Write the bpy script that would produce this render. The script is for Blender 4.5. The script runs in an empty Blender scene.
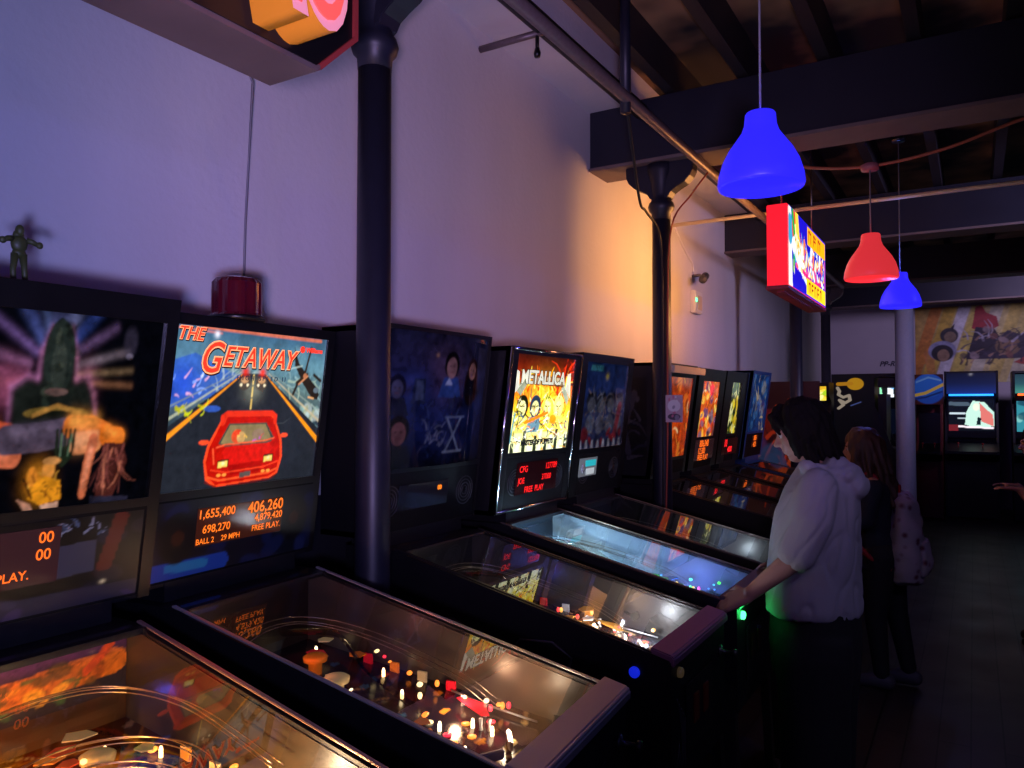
import bpy, bmesh, math, random
import numpy as np
from mathutils import Vector, Matrix
C = bpy.context.scene.collection
PI = math.pi
WALL = -0.235

# ------------------------------------------------------------------ materials
def s2l(c):
    return tuple((x/12.92 if x <= 0.04045 else ((x+0.055)/1.055)**2.4) for x in c)
def rgb(h):
    return s2l(tuple(int(h[i:i+2], 16)/255 for i in (0, 2, 4)))
MATS = {}
def mat(name, col, rough=.5, metal=0, emis=None, es=1, bump=0, bscale=40, var=0, coat=0, trans=0, spec=.5):
    if name in MATS: return MATS[name]
    m = bpy.data.materials.new(name); m.use_nodes = True
    nt = m.node_tree; b = nt.nodes['Principled BSDF']
    if isinstance(col, str): col = rgb(col)
    b.inputs['Base Color'].default_value = (*col, 1)
    b.inputs['Roughness'].default_value = rough
    b.inputs['Metallic'].default_value = metal
    b.inputs['Coat Weight'].default_value = coat
    b.inputs['Specular IOR Level'].default_value = spec
    if trans: b.inputs['Transmission Weight'].default_value = trans
    if emis is not None:
        if isinstance(emis, str): emis = rgb(emis)
        b.inputs['Emission Color'].default_value = (*emis, 1)
        b.inputs['Emission Strength'].default_value = es
    tc = nt.nodes.new('ShaderNodeTexCoord')
    n = nt.nodes.new('ShaderNodeTexNoise'); n.inputs['Scale'].default_value = bscale
    n.inputs['Detail'].default_value = 4
    nt.links.new(tc.outputs['Object'], n.inputs['Vector'])
    mr = nt.nodes.new('ShaderNodeMapRange')
    mr.inputs['To Min'].default_value = max(0, rough-.06); mr.inputs['To Max'].default_value = min(1, rough+.06)
    nt.links.new(n.outputs['Fac'], mr.inputs['Value']); nt.links.new(mr.outputs['Result'], b.inputs['Roughness'])
    if var:
        mx = nt.nodes.new('ShaderNodeMix'); mx.data_type = 'RGBA'
        mx.inputs['A'].default_value = (*[c*(1-var) for c in col], 1)
        mx.inputs['B'].default_value = (*[min(1, c*(1+var)) for c in col], 1)
        nt.links.new(n.outputs['Fac'], mx.inputs['Factor']); nt.links.new(mx.outputs['Result'], b.inputs['Base Color'])
    if bump:
        bp = nt.nodes.new('ShaderNodeBump'); bp.inputs['Strength'].default_value = bump
        nt.links.new(n.outputs['Fac'], bp.inputs['Height']); nt.links.new(bp.outputs['Normal'], b.inputs['Normal'])
    MATS[name] = m
    return m
def attmat(name, es, base=.5, rough=.2, sample=True):
    if name in MATS: return MATS[name]
    m = bpy.data.materials.new(name); m.use_nodes = True
    nt = m.node_tree; b = nt.nodes['Principled BSDF']
    a = nt.nodes.new('ShaderNodeAttribute'); a.attribute_name = 'print'
    mx = nt.nodes.new('ShaderNodeVectorMath'); mx.operation = 'SCALE'; mx.inputs['Scale'].default_value = base
    nt.links.new(a.outputs['Color'], mx.inputs[0]); nt.links.new(mx.outputs[0], b.inputs['Base Color'])
    b.inputs['Roughness'].default_value = rough
    if es:
        nt.links.new(a.outputs['Color'], b.inputs['Emission Color'])
        b.inputs['Emission Strength'].default_value = es
    if not sample: m.cycles.emission_sampling = 'NONE'
    MATS[name] = m
    return m
def glassmat(name, tint=(1, 1, 1), k=1.5, rough=0.01):
    if name in MATS: return MATS[name]
    m = bpy.data.materials.new(name); m.use_nodes = True
    nt = m.node_tree; nt.nodes.clear()
    o = nt.nodes.new('ShaderNodeOutputMaterial'); mix = nt.nodes.new('ShaderNodeMixShader')
    t = nt.nodes.new('ShaderNodeBsdfTransparent'); t.inputs['Color'].default_value = (*tint, 1)
    g = nt.nodes.new('ShaderNodeBsdfGlossy'); g.inputs['Roughness'].default_value = rough
    f = nt.nodes.new('ShaderNodeFresnel'); f.inputs['IOR'].default_value = 1.5
    mu = nt.nodes.new('ShaderNodeMath'); mu.operation = 'MULTIPLY'; mu.use_clamp = True; mu.inputs[1].default_value = k
    ge = nt.nodes.new('ShaderNodeNewGeometry'); inv = nt.nodes.new('ShaderNodeMath'); inv.operation = 'SUBTRACT'; inv.inputs[0].default_value = 1
    m2_ = nt.nodes.new('ShaderNodeMath'); m2_.operation = 'MULTIPLY'
    nt.links.new(ge.outputs['Backfacing'], inv.inputs[1]); nt.links.new(f.outputs[0], mu.inputs[0]); nt.links.new(mu.outputs[0], m2_.inputs[0]); nt.links.new(inv.outputs[0], m2_.inputs[1]); nt.links.new(m2_.outputs[0], mix.inputs[0])
    nt.links.new(t.outputs[0], mix.inputs[1]); nt.links.new(g.outputs[0], mix.inputs[2])
    nt.links.new(mix.outputs[0], o.inputs['Surface'])
    MATS[name] = m
    return m
M_BLACK = mat('black_cabinet_paint', (.006, .006, .008), .42, var=.2)
M_TRIM = mat('black_plastic_trim', (.004, .004, .005), .35)
M_CHROME = mat('brushed_steel', (.55, .53, .53), .38, .75, bscale=60)
M_DSTEEL = mat('dark_steel', (.25, .24, .25), .35, 1)
M_RUB = mat('black_rubber', (.01, .01, .01), .7)
M_WOOD = mat('playfield_wood', (.25, .13, .06), .5, var=.3)
M_GLASS = glassmat('pane_glass')
M_BGLASS = mat('backglass_gloss', (.01, .01, .01), .05)
M_WHITE = mat('white_plastic', (.7, .7, .7), .4)
M_CREAM = mat('cream_plastic', (.65, .55, .4), .4)

# ------------------------------------------------------------------ mesh helpers
class MB:
    def __init__(s): s.v = []; s.f = []; s.mi = []; s.sm = []
    def add(s, vs, fs, mi=0, smooth=False):
        o = len(s.v); s.v += [tuple(v) for v in vs]
        for f in fs: s.f.append(tuple(i+o for i in f)); s.mi.append(mi); s.sm.append(smooth)
        return s
    def box(s, x0, x1, y0, y1, z0, z1, mi=0, m=None):
        vs = [Vector((x, y, z)) for z in (z0, z1) for y in (y0, y1) for x in (x0, x1)]
        if m is not None: vs = [m @ v for v in vs]
        return s.add(vs, [(0, 2, 3, 1), (4, 5, 7, 6), (0, 1, 5, 4), (2, 6, 7, 3), (0, 4, 6, 2), (1, 3, 7, 5)], mi)
    def prism(s, pts, axis, a, b, mi=0, m=None):
        # closed outline pts (2D) extruded on axis: 'x': pts=(y,z); 'y': pts=(x,z); 'z': pts=(x,y)
        def P(p, t): return {'x': (t, p[0], p[1]), 'y': (p[0], t, p[1]), 'z': (p[0], p[1], t)}[axis]
        n = len(pts); vs = [Vector(P(p, a)) for p in pts]+[Vector(P(p, b)) for p in pts]
        if m is not None: vs = [m @ v for v in vs]
        return s.add(vs, [tuple(range(n))[::-1], tuple(range(n, 2*n))]+[(i, (i+1) % n, n+(i+1) % n, n+i) for i in range(n)], mi)
    def tube(s, pts, r, n=8, mi=0, close=False):
        pts = [Vector(p) for p in pts]; L = len(pts); rs = r if isinstance(r, (list, tuple)) else [r]*L
        rings = []
        up = Vector((0, 0, 1))
        for i, p in enumerate(pts):
            t = (pts[min(i+1, L-1)]-pts[max(i-1, 0)])
            if t.length < 1e-9: t = Vector((0, 0, 1))
            t.normalize()
            a = t.cross(up if abs(t.z) < .95 else Vector((1, 0, 0))).normalized(); b = t.cross(a)
            rings.append([p+(a*math.cos(2*PI*k/n)+b*math.sin(2*PI*k/n))*rs[i] for k in range(n)])
        vs = [v for q in rings for v in q]; fs = []
        for i in range(L-1):
            for k in range(n):
                fs.append((i*n+k, i*n+(k+1) % n, (i+1)*n+(k+1) % n, (i+1)*n+k))
        fs.append(tuple(range(n))[::-1]); fs.append(tuple(range((L-1)*n, L*n)))
        return s.add(vs, fs, mi, True)
    def lathe(s, prof, n=20, mi=0, m=None, c=(0, 0, 0)):
        vs = []; fs = []; L = len(prof)
        for (r, z) in prof:
            for k in range(n):
                v = Vector((r*math.cos(2*PI*k/n)+c[0], r*math.sin(2*PI*k/n)+c[1], z+c[2]))
                vs.append(m @ v if m is not None else v)
        for i in range(L-1):
            for k in range(n): fs.append((i*n+k, i*n+(k+1) % n, (i+1)*n+(k+1) % n, (i+1)*n+k))
        if prof[0][0] > 1e-4: fs.append(tuple(range(n))[::-1])
        if prof[-1][0] > 1e-4: fs.append(tuple(range((L-1)*n, L*n)))
        return s.add(vs, fs, mi, True)
    def ball(s, c, r, mi=0, n=10, rot=None):
        r = (r, r, r) if not isinstance(r, (tuple, list)) else r
        vs = []; fs = []; h = max(4, n//2+1)
        for i in range(h+1):
            a = PI*i/h
            for k in range(n):
                v = Vector((math.sin(a)*math.cos(2*PI*k/n)*r[0], math.sin(a)*math.sin(2*PI*k/n)*r[1], math.cos(a)*r[2]))
                if rot is not None: v = rot @ v
                vs.append(v+Vector(c))
        for i in range(h):
            for k in range(n): fs.append((i*n+k, (i+1)*n+k, (i+1)*n+(k+1) % n, i*n+(k+1) % n))
        return s.add(vs, fs, mi, True)
    def build(s, name, mats, parent=None, bevel=0):
        me = bpy.data.meshes.new(name); me.from_pydata(s.v, [], s.f)
        mats = mats if isinstance(mats, (list, tuple)) else [mats]
        for m in mats: me.materials.append(m)
        me.polygons.foreach_set('material_index', s.mi); me.polygons.foreach_set('use_smooth', s.sm)
        bm = bmesh.new(); bm.from_mesh(me)
        bmesh.ops.remove_doubles(bm, verts=bm.verts, dist=1e-6)
        bmesh.ops.delete(bm, geom=[v for v in bm.verts if not v.link_faces], context='VERTS')
        bmesh.ops.recalc_face_normals(bm, faces=bm.faces)
        if bevel:
            ed = [e for e in bm.edges if len(e.link_faces) == 2 and e.calc_face_angle() > .6]
            bmesh.ops.bevel(bm, geom=ed, offset=bevel, segments=2, affect='EDGES', clamp_overlap=True)
        bm.to_mesh(me); bm.free(); me.update()
        return link(name, me, parent)
def link(name, data, parent=None):
    o = bpy.data.objects.new(name, data); C.objects.link(o)
    if parent is not None: o.parent = parent
    return o
def thing(name, label, cat, loc=(0, 0, 0), group=None, rz=0):
    o = bpy.data.objects.new(name, None); C.objects.link(o); o.location = loc; o.rotation_euler = (0, 0, rz)
    return tag(o, label, cat, group)
def tag(o, label, cat, group=None):
    o['label'] = label; o['category'] = cat
    if group: o['group'] = group
    return o
def struct(o): o['kind'] = 'structure'; return o
def smooth_pts(pts, n=6):
    pts = [Vector(p) for p in pts]; out = []
    for i in range(len(pts)-1):
        p0 = pts[max(i-1, 0)]; p1 = pts[i]; p2 = pts[i+1]; p3 = pts[min(i+2, len(pts)-1)]
        for k in range(n):
            t = k/n
            out.append(.5*((2*p1)+(p2-p0)*t+(2*p0-5*p1+4*p2-p3)*t*t+(3*p1-p0-3*p2+p3)*t**3))
    return out+[pts[-1]]
def text(s, size, m, parent, M, shear=0, ext=.0006, bold=0, align='CENTER', name='lettering', sx=1, spacing=1):
    cu = bpy.data.curves.new(name, 'FONT'); cu.body = s; cu.size = size; cu.shear = shear; cu.extrude = ext
    cu.align_x = align; cu.align_y = 'CENTER'; cu.offset = bold; cu.space_character = spacing; cu.resolution_u = 4
    o = bpy.data.objects.new(name, cu); C.objects.link(o)
    dg = bpy.context.evaluated_depsgraph_get(); me = bpy.data.meshes.new_from_object(o.evaluated_get(dg))
    bpy.data.objects.remove(o); bpy.data.curves.remove(cu)
    me.transform(M @ Matrix.Diagonal((sx, 1, 1, 1)))
    me.materials.clear()
    for q in (m if isinstance(m, (list, tuple)) else [m]): me.materials.append(q)
    return link(name, me, parent)

# ------------------------------------------------------------------ printed artwork (painted into a fine grid)
class Art:
    def __init__(s, nx, ny, bg, asp=None):
        s.nx, s.ny = nx, ny; s.asp = asp or nx/ny
        u, v = np.meshgrid(np.linspace(0, 1, nx), np.linspace(0, 1, ny))
        s.u, s.v = u*s.asp, v           # u runs 0..asp, v 0..1 (up)
        s.gu, s.gv = u.ravel(), v.ravel()
        s.img = np.ones((ny, nx, 3))*np.array(rgb(bg))
    def put(s, mask, c, a=1):
        c = np.array(rgb(c)) if isinstance(c, str) else np.array(c); m = (mask*a)[..., None]
        s.img = s.img*(1-m)+c*m; return s
    def grad(s, cols, vertical=True):
        t = s.v if vertical else s.u/s.asp; cs = np.array([rgb(c) for c in cols]); k = np.linspace(0, 1, len(cols))
        for i in range(3): s.img[..., i] = np.interp(t, k, cs[:, i])
        return s
    def poly(s, pts, c, a=1):
        ins = np.zeros_like(s.u, bool); n = len(pts)
        for i in range(n):
            x1, y1 = pts[i]; x2, y2 = pts[(i+1) % n]
            if y1 == y2: continue
            cond = ((s.v < y1) != (s.v < y2)) & (s.u < (x2-x1)*(s.v-y1)/(y2-y1)+x1)
            ins ^= cond
        return s.put(ins.astype(float), c, a)
    def ell(s, cx, cy, rx, ry, c, a=1, rot=0, soft=.08):
        dx, dy = s.u-cx, s.v-cy; co, si = math.cos(rot), math.sin(rot)
        d = np.sqrt(((dx*co+dy*si)/rx)**2+((-dx*si+dy*co)/ry)**2)
        return s.put(np.clip((1-d)/soft+.5, 0, 1), c, a)
    def glow(s, cx, cy, r, c, a=1, rx=None):
        d = ((s.u-cx)/(rx or r))**2+((s.v-cy)/r)**2
        return s.put(np.exp(-d*2), c, a)
    def line(s, pts, w, c, a=1, w2=None):
        n = len(pts)-1; best = np.zeros_like(s.u)
        for i in range(n):
            a0 = np.array(pts[i]); b0 = np.array(pts[i+1]); d = b0-a0; L2 = max(1e-9, (d**2).sum())
            t = np.clip(((s.u-a0[0])*d[0]+(s.v-a0[1])*d[1])/L2, 0, 1)
            dist = np.hypot(s.u-a0[0]-t*d[0], s.v-a0[1]-t*d[1])
            ww = w if w2 is None else w+(w2-w)*((i+t)/n)
            best = np.maximum(best, np.clip((ww-dist)/.004+.5, 0, 1))
        return s.put(best, c, a)
    def blot(s, n, cols, r0, r1, seed, a=.8, box=(0, 0, 9, 1)):
        R = random.Random(seed)
        for _ in range(n):
            r = R.uniform(r0, r1)
            s.ell(R.uniform(max(0, box[0]), min(s.asp, box[2])), R.uniform(box[1], box[3]), r*R.uniform(.5, 1.6), r*R.uniform(.4, 1.2), R.choice(cols), a, R.uniform(0, PI), .3)
        return s
    def strokes(s, n, cols, L, w, seed, box=(0, 0, 9, 1), ang=None, a=.9):
        R = random.Random(seed)
        for _ in range(n):
            x = R.uniform(max(0, box[0]), min(s.asp, box[2])); y = R.uniform(box[1], box[3])
            t = R.uniform(0, PI) if ang is None else ang+R.uniform(-.3, .3); l = L*R.uniform(.4, 1.3); b = R.uniform(-.6, .6)
            p = [(x, y)]
            for k in range(3): t += b; p.append((p[-1][0]+math.cos(t)*l/3, p[-1][1]+math.sin(t)*l/3))
            s.line(p, w*R.uniform(.5, 1.3), R.choice(cols), a, w*.2)
        return s
    def sline(s, pts, w, c, a=1):
        for i in range(len(pts)-1):
            a0 = np.array(pts[i]); b0 = np.array(pts[i+1]); d = b0-a0; L2 = max(1e-9, (d**2).sum())
            t = np.clip(((s.u-a0[0])*d[0]+(s.v-a0[1])*d[1])/L2, 0, 1)
            dist = np.hypot(s.u-a0[0]-t*d[0], s.v-a0[1]-t*d[1])
            s.put(np.exp(-(dist/w)**2)*(1-.5*t), c, a)
        return s
    def blur(s, n=1):
        for _ in range(n):
            p = np.pad(s.img, ((1, 1), (1, 1), (0, 0)), 'edge')
            s.img = (p[1:-1, 1:-1]*4+(p[:-2, 1:-1]+p[2:, 1:-1]+p[1:-1, :-2]+p[1:-1, 2:])*2+p[:-2, :-2]+p[2:, 2:]+p[:-2, 2:]+p[2:, :-2])/16
        return s
    def grain(s, amt=.35, cells=26, seed=0):
        R = np.random.RandomState(seed); f = np.zeros_like(s.u)
        for k, w in ((cells, 1), (cells*2, .7), (cells*4, .5)):
            g = R.rand(k+2, int(k*s.asp)+3); y = np.linspace(0, k, s.ny); x = np.linspace(0, k*s.asp, s.nx)
            yi, xi = y.astype(int), x.astype(int); fy, fx = (y-yi)[:, None], (x-xi)[None, :]
            A = g[np.ix_(yi, xi)]; B = g[np.ix_(yi, xi+1)]; D_ = g[np.ix_(yi+1, xi)]; E_ = g[np.ix_(yi+1, xi+1)]
            f += w*((A*(1-fx)+B*fx)*(1-fy)+(D_*(1-fx)+E_*fx)*fy-.5)
        s.img = s.img*np.clip(1+amt*2*f, .1, 2.2)[..., None]
        return s
    def mesh(s, name, P0, U, V, m, parent=None, bulge=0, thick=0):
        P0, U, V = map(np.array, (P0, U, V)); nx, ny = s.nx, s.ny
        uu = s.gu; vv = s.gv
        co = P0+uu[:, None]*U+vv[:, None]*V
        if bulge:
            N = np.cross(U, V); N = N/np.linalg.norm(N); co = co+(bulge*(1-(2*uu-1)**2))[:, None]*N
        me = bpy.data.meshes.new(name)
        i = np.arange((nx-1)*(ny-1)); r, c = i//(nx-1), i % (nx-1); a = r*nx+c
        q = np.stack([a, a+1, a+nx+1, a+nx], 1).astype(np.int32)
        me.vertices.add(len(co)); me.vertices.foreach_set('co', co.astype(np.float32).ravel())
        me.loops.add(q.size); me.loops.foreach_set('vertex_index', q.ravel())
        me.polygons.add(len(q)); me.polygons.foreach_set('loop_start', (np.arange(len(q))*4).astype(np.int32))
        me.update(calc_edges=True); me.validate()
        ca = me.color_attributes.new('print', 'FLOAT_COLOR', 'POINT')
        cc = np.concatenate([np.clip(s.img.reshape(-1, 3), 0, 1), np.ones((len(co), 1))], 1).astype(np.float32)
        ca.data.foreach_set('color', cc.ravel())
        me.materials.append(m)
        me.polygons.foreach_set('use_smooth', [True]*len(me.polygons))
        return link(name, me, parent)

# ------------------------------------------------------------------ the room
def build_room():
    def plane_box(name, x0, x1, y0, y1, z0, z1, m, bev=0):
        return struct(MB().box(x0, x1, y0, y1, z0, z1).build(name, m, None, bev))
    wall = bpy.data.materials.new('whitewashed_plaster'); wall.use_nodes = True
    nt = wall.node_tree; b = nt.nodes['Principled BSDF']; b.inputs['Roughness'].default_value = .7
    tc = nt.nodes.new('ShaderNodeTexCoord'); n = nt.nodes.new('ShaderNodeTexNoise'); n.inputs['Scale'].default_value = 1.6; n.inputs['Detail'].default_value = 6
    mp = nt.nodes.new('ShaderNodeMapping'); mp.inputs['Scale'].default_value = (1.6, 1, .45)
    cr = nt.nodes.new('ShaderNodeValToRGB'); cr.color_ramp.elements[0].color = (.56, .55, .56, 1); cr.color_ramp.elements[1].color = (.74, .73, .74, 1)
    n2 = nt.nodes.new('ShaderNodeTexNoise'); n2.inputs['Scale'].default_value = 30; n2.inputs['Detail'].default_value = 5
    bp = nt.nodes.new('ShaderNodeBump'); bp.inputs['Strength'].default_value = .12; bp.inputs['Distance'].default_value = .02
    for a, c in ((tc.outputs['Object'], mp.inputs[0]), (mp.outputs[0], n.inputs['Vector']), (n.outputs['Fac'], cr.inputs[0]), (cr.outputs[0], b.inputs['Base Color']), (tc.outputs['Object'], n2.inputs['Vector']), (n2.outputs['Fac'], bp.inputs['Height']), (bp.outputs[0], b.inputs['Normal'])):
        nt.links.new(a, c)
    plane_box('wall_left', -3.5, 14.7, WALL, WALL+.2, 0, 3.9, wall)
    plane_box('wall_back', 14.5, 14.7, -7.2, WALL, 0, 3.9, mat('lilac_plaster', (.5, .47, .52), .8, var=.1, bscale=2))
    dk = mat('dark_painted_wall', (.05, .05, .06), .8, var=.1)
    plane_box('wall_right', -3.5, 14.7, -7.2, -7.0, 0, 3.9, dk)
    plane_box('wall_front', -3.5, -3.3, -7.0, WALL, 0, 3.9, dk)
    # floor boards
    fm = bpy.data.materials.new('dark_floorboards'); fm.use_nodes = True; nt = fm.node_tree; b = nt.nodes['Principled BSDF']
    tc = nt.nodes.new('ShaderNodeTexCoord'); br = nt.nodes.new('ShaderNodeTexBrick'); br.inputs['Scale'].default_value = 1
    br.inputs['Brick Width'].default_value = 2.2; br.inputs['Row Height'].default_value = .14; br.inputs['Mortar Size'].default_value = .004
    br.inputs['Color1'].default_value = (.034, .026, .028, 1); br.inputs['Color2'].default_value = (.052, .038, .038, 1); br.inputs['Mortar'].default_value = (.004, .004, .004, 1)
    nn = nt.nodes.new('ShaderNodeTexNoise'); nn.inputs['Scale'].default_value = 3
    mr = nt.nodes.new('ShaderNodeMapRange'); mr.inputs['To Min'].default_value = .3; mr.inputs['To Max'].default_value = .55
    for a, c in ((tc.outputs['Object'], br.inputs['Vector']), (br.outputs['Color'], b.inputs['Base Color']), (tc.outputs['Object'], nn.inputs['Vector']), (nn.outputs['Fac'], mr.inputs['Value']), (mr.outputs[0], b.inputs['Roughness'])): nt.links.new(a, c)
    plane_box('floor', -3.5, 14.7, -7.2, WALL+.2, -.1, 0, fm)
    cm = bpy.data.materials.new('old_ceiling_boards'); cm.use_nodes = True; nt = cm.node_tree; b = nt.nodes['Principled BSDF']; b.inputs['Roughness'].default_value = .8
    tc = nt.nodes.new('ShaderNodeTexCoord'); nn = nt.nodes.new('ShaderNodeTexNoise'); nn.inputs['Scale'].default_value = 1.4; nn.inputs['Detail'].default_value = 3
    cr = nt.nodes.new('ShaderNodeValToRGB'); cr.color_ramp.elements[0].color = (.012, .01, .012, 1); cr.color_ramp.elements[0].position = .4
    cr.color_ramp.elements[1].color = (.42, .24, .11, 1); cr.color_ramp.elements[1].position = .62
    for a, c in ((tc.outputs['Object'], nn.inputs['Vector']), (nn.outputs['Fac'], cr.inputs[0]), (cr.outputs[0], b.inputs['Base Color'])): nt.links.new(a, c)
    plane_box('ceiling', -3.5, 14.7, -7.2, WALL+.2, 3.9, 4.0, cm)
    struct(MB().prism([(WALL, 3.62), (-.5, 3.62), (-.5, 3.9), (WALL, 3.9)], 'x', -3.3, 14.5).build('trim_1', wall))
    jm = mat('joist_paint', (.018, .015, .019), .6, var=.3, bscale=6)
    y = -.78; k = 1
    while y > -6.9:
        plane_box('trim_%d' % (k+1), -3.3, 14.5, y-.035, y+.035, 3.66, 3.9, jm); y -= .46; k += 1
    bm_ = mat('navy_beam_paint', (.009, .010, .022), .55, var=.2, bscale=5)
    fl = mat('beam_flange_dusty', (.16, .12, .11), .7, var=.25, bscale=8)
    for i, x in enumerate((-.8, 2.05, 4.76, 8.0, 10.9, 13.4)):
        o = thing('ceiling_beam', ['dark navy beam overhead behind the viewpoint', 'dark navy cross beam above the nearest black column', 'dark navy cross beam above the second column, nearest in view', 'dark navy cross beam behind the red pendant lamp', 'dark cross beam in the far ceiling beyond the small blue lamp', 'furthest dark cross beam just before the back wall'][i], 'beam', (x, WALL, 3.22), 'cross beams under the ceiling')
        MB().box(-.13, .13, -6.75, .0, .02, .42).build('beam_web', bm_, o, .006)
        MB().box(-.15, .15, -6.75, .0, 0, .022).build('flange', fl, o, .003)
        
build_room()

def column(x, y, label, r0=.06, mt=None, cap=True):
    o = thing('iron_column', label, 'column', (x, y, 0), 'cast iron columns')
    mt = mt or mat('navy_column_paint', (.012, .013, .024), .45, bump=.2, bscale=25, var=.2)
    MB().lathe([(r0*1.9, 0), (r0*1.9, .05), (r0*1.5, .09), (r0*1.08, .16), (r0*1.03, 1.2), (r0*.98, 2.86)], 28).build('shaft', mt, o)
    if cap:
        b = MB().lathe([(r0, 2.86), (r0*1.05, 2.905), (r0*1.3, 2.92), (r0*1.42, 2.945), (r0*1.3, 2.97), (r0*1.05, 2.985), (r0*1.05, 3.02), (r0*1.2, 3.1), (r0*1.5, 3.17), (r0*1.5, 3.218)], 28)
        b.build('capital', mt, o)
        for s in (1, -1):
            pts = [(s*.03, 2.98), (s*.062, 3.0), (s*.08, 3.03), (s*.12, 3.055), (s*.17, 3.08), (s*.205, 3.115), (s*.222, 3.15), (s*.225, 3.218), (s*.03, 3.218)]
            MB().prism(pts, 'x', -.05, .05).build('bracket', mt, o, .004)
    return o
column(2.065, -.60, 'dark navy column between the red car machine and the dim blue machine')
column(4.72, -.70, 'dark navy column with cables and a small poster on it')
column(8.1, -.885, 'thin black column just right of the hanging lit sign in the distance')
column(10.9, -.735, 'grey black column beside the dark cabinet with the yellow disc', mt=mat('grey_column_paint', (.06, .06, .075), .4, var=.3))
column(9.5, -1.765, 'pale column lit blue under the small blue lamp', .095, mat('pale_column_paint', (.5, .52, .6), .45, var=.1), False)

struct(MB().box(-3.3, 14.5, WALL-.012, WALL, 0, 1.32).build('trim_20', mat('painted_wall_shade', (.012, .011, .014), .6)))  # dark band puts shade into the colour of the lower wall behind the machines

# pipes and cables overhead
tag(MB().tube([(-3.2, -.97, 3.17), (4.3, -.98, 3.17), (10.5, -1.0, 3.17)], .028, 10).build('ceiling_pipe', mat('dusty_pipe', (.16, .12, .12), .4, .3, var=.3)), 'pale dusty pipe running along the wall under the beams', 'pipe')
tag(MB().tube([(-3.2, -.6, 3.56), (10.5, -.6, 3.56)], .05, 10).build('ceiling_pipe', mat('black_pipe', (.012, .012, .014), .5)), 'thick black pipe along the edge of the white ceiling strip', 'pipe')
tag(MB().tube([(6.25, WALL, 3.19), (6.25, -6.5, 3.19)], .016, 8).build('cross_conduit', M_CREAM), 'thin pale conduit crossing the ceiling behind the red lamp', 'pipe')
o = thing('wall_conduit', 'pale stub pipe reaching from the wall top to the black pipe with a small spotlight', 'pipe', (3.3, WALL, 3.52))
MB().tube([(0, 0, 0), (0, -.37, 0)], .018, 8).build('pipe', mat('dusty_pipe', 0), o)
MB().tube([(0, -.34, 0), (0, -.34, -.07)], .01, 8).lathe([(.015, -.12), (.018, -.1), (.01, -.07)], 10, c=(0, -.34, 0)).build('spotlight', M_TRIM, o)
tag(MB().tube([(3.48, -.97, 3.1), (3.48, -.97, 3.9)], .028, 10).build('hanging_rod', mat('navy_column_paint', 0)), 'dark vertical rod holding up the dusty pipe in front of the beam', 'rod')
tag(MB().tube(smooth_pts([(3.5, -.97, 3.14), (3.75, -.9, 2.98), (4.1, -.8, 2.82), (4.35, -.74, 2.83), (4.645, -.72, 2.72), (4.65, -.73, 2.2), (4.645, -.73, 1.2), (4.65, -.73, .6)]), .008, 6).build('black_cable', M_RUB), 'black cable looping down from the pipe to the poster column', 'cable')
tag(MB().tube(smooth_pts([(4.74, -1.0, 3.13), (4.72, -.9, 3.0), (4.66, -.79, 2.8), (4.64, -.768, 2.3), (4.635, -.765, 1.5), (4.6, -.765, 1.0), (4.58, -.76, .3)]), .006, 6).build('red_cable', mat('red_cable_jacket', (.35, .05, .02), .5)), 'thin red cable running down the poster column', 'cable')
tag(MB().tube(smooth_pts([(4.72, -1.3, 3.17), (4.72, -1.6, 3.06), (4.72, -1.93, 3.015), (4.72, -2.3, 3.05), (4.72, -2.8, 3.17), (4.72, -3.6, 3.2)]), .009, 6).build('orange_cable', mat('orange_cable_jacket', (.45, .12, .05), .5)), 'orange red cable sagging under the beam by the red lamp', 'cable')
tag(MB().tube(smooth_pts([(6.3, WALL-.005, 3.2), (6.6, WALL-.01, 3.02), (6.78, WALL-.01, 2.95), (6.8, WALL-.01, 2.86)], 3), .008, 6).build('white_cable', M_WHITE), 'white cable dropping down the wall to the security camera', 'cable')
o = thing('security_camera', 'dark security camera on the pale wall right of the poster column', 'camera', (6.8, WALL, 2.81))
MB().tube([(0, 0, .03), (0, -.07, .03), (0, -.1, 0)], .014, 8).build('mount', M_DSTEEL, o)
MB().tube([(-.09, -.13, -.02), (.07, -.1, .03)], [.032, .036], 12).tube([(-.13, -.138, -.034), (-.09, -.13, -.02)], [.036, .038], 12).build('housing', mat('camera_shell', (.06, .06, .06), .5), o, 0)
o = thing('alarm_box', 'white wall box with a small green light under the security camera', 'box', (6.83, WALL, 2.5))
MB().box(-.1, .12, -.05, 0, 0, .2).build('housing', M_WHITE, o, .008)
MB().box(-.085, -.06, -.056, -.05, .1, .13).build('green_light', mat('green_led', (.0, .3, .1), .4, emis=(.05, 1, .3), es=6), o)
MB().box(-.02, .09, -.054, -.05, .03, .16).build('cover', M_CREAM, o, .002)
# poster on the column
a = Art(40, 60, 'c9a8b4').ell(.33, .6, .25, .22, 'e8dfe4').ell(.33, .2, .25, .12, '46324a').blot(12, ['d06a8a', 'f4f0f0', '8a8096'], .02, .08, 3)
o = thing('column_poster', 'small pink and white flyer taped on the dark column', 'poster', (4.66, -.77, 1.56))
a.mesh('flyer', (-.045, .01, 0), (.03, -.1, 0), (0, 0, .17), attmat('paper_print', 0, .8, .6), o)
# cable from big sign
tag(MB().tube([(1.2, -.96, 2.9), (1.4, -.6, 2.83), (1.78, -.3, 2.78), (1.80, -.245, 2.3), (1.79, -.243, 1.8)], .0045, 6).build('thin_cable', mat('grey_wire', (.2, .2, .22), .5)), 'thin grey wire hanging down the wall behind the red beacon', 'cable')

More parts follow.
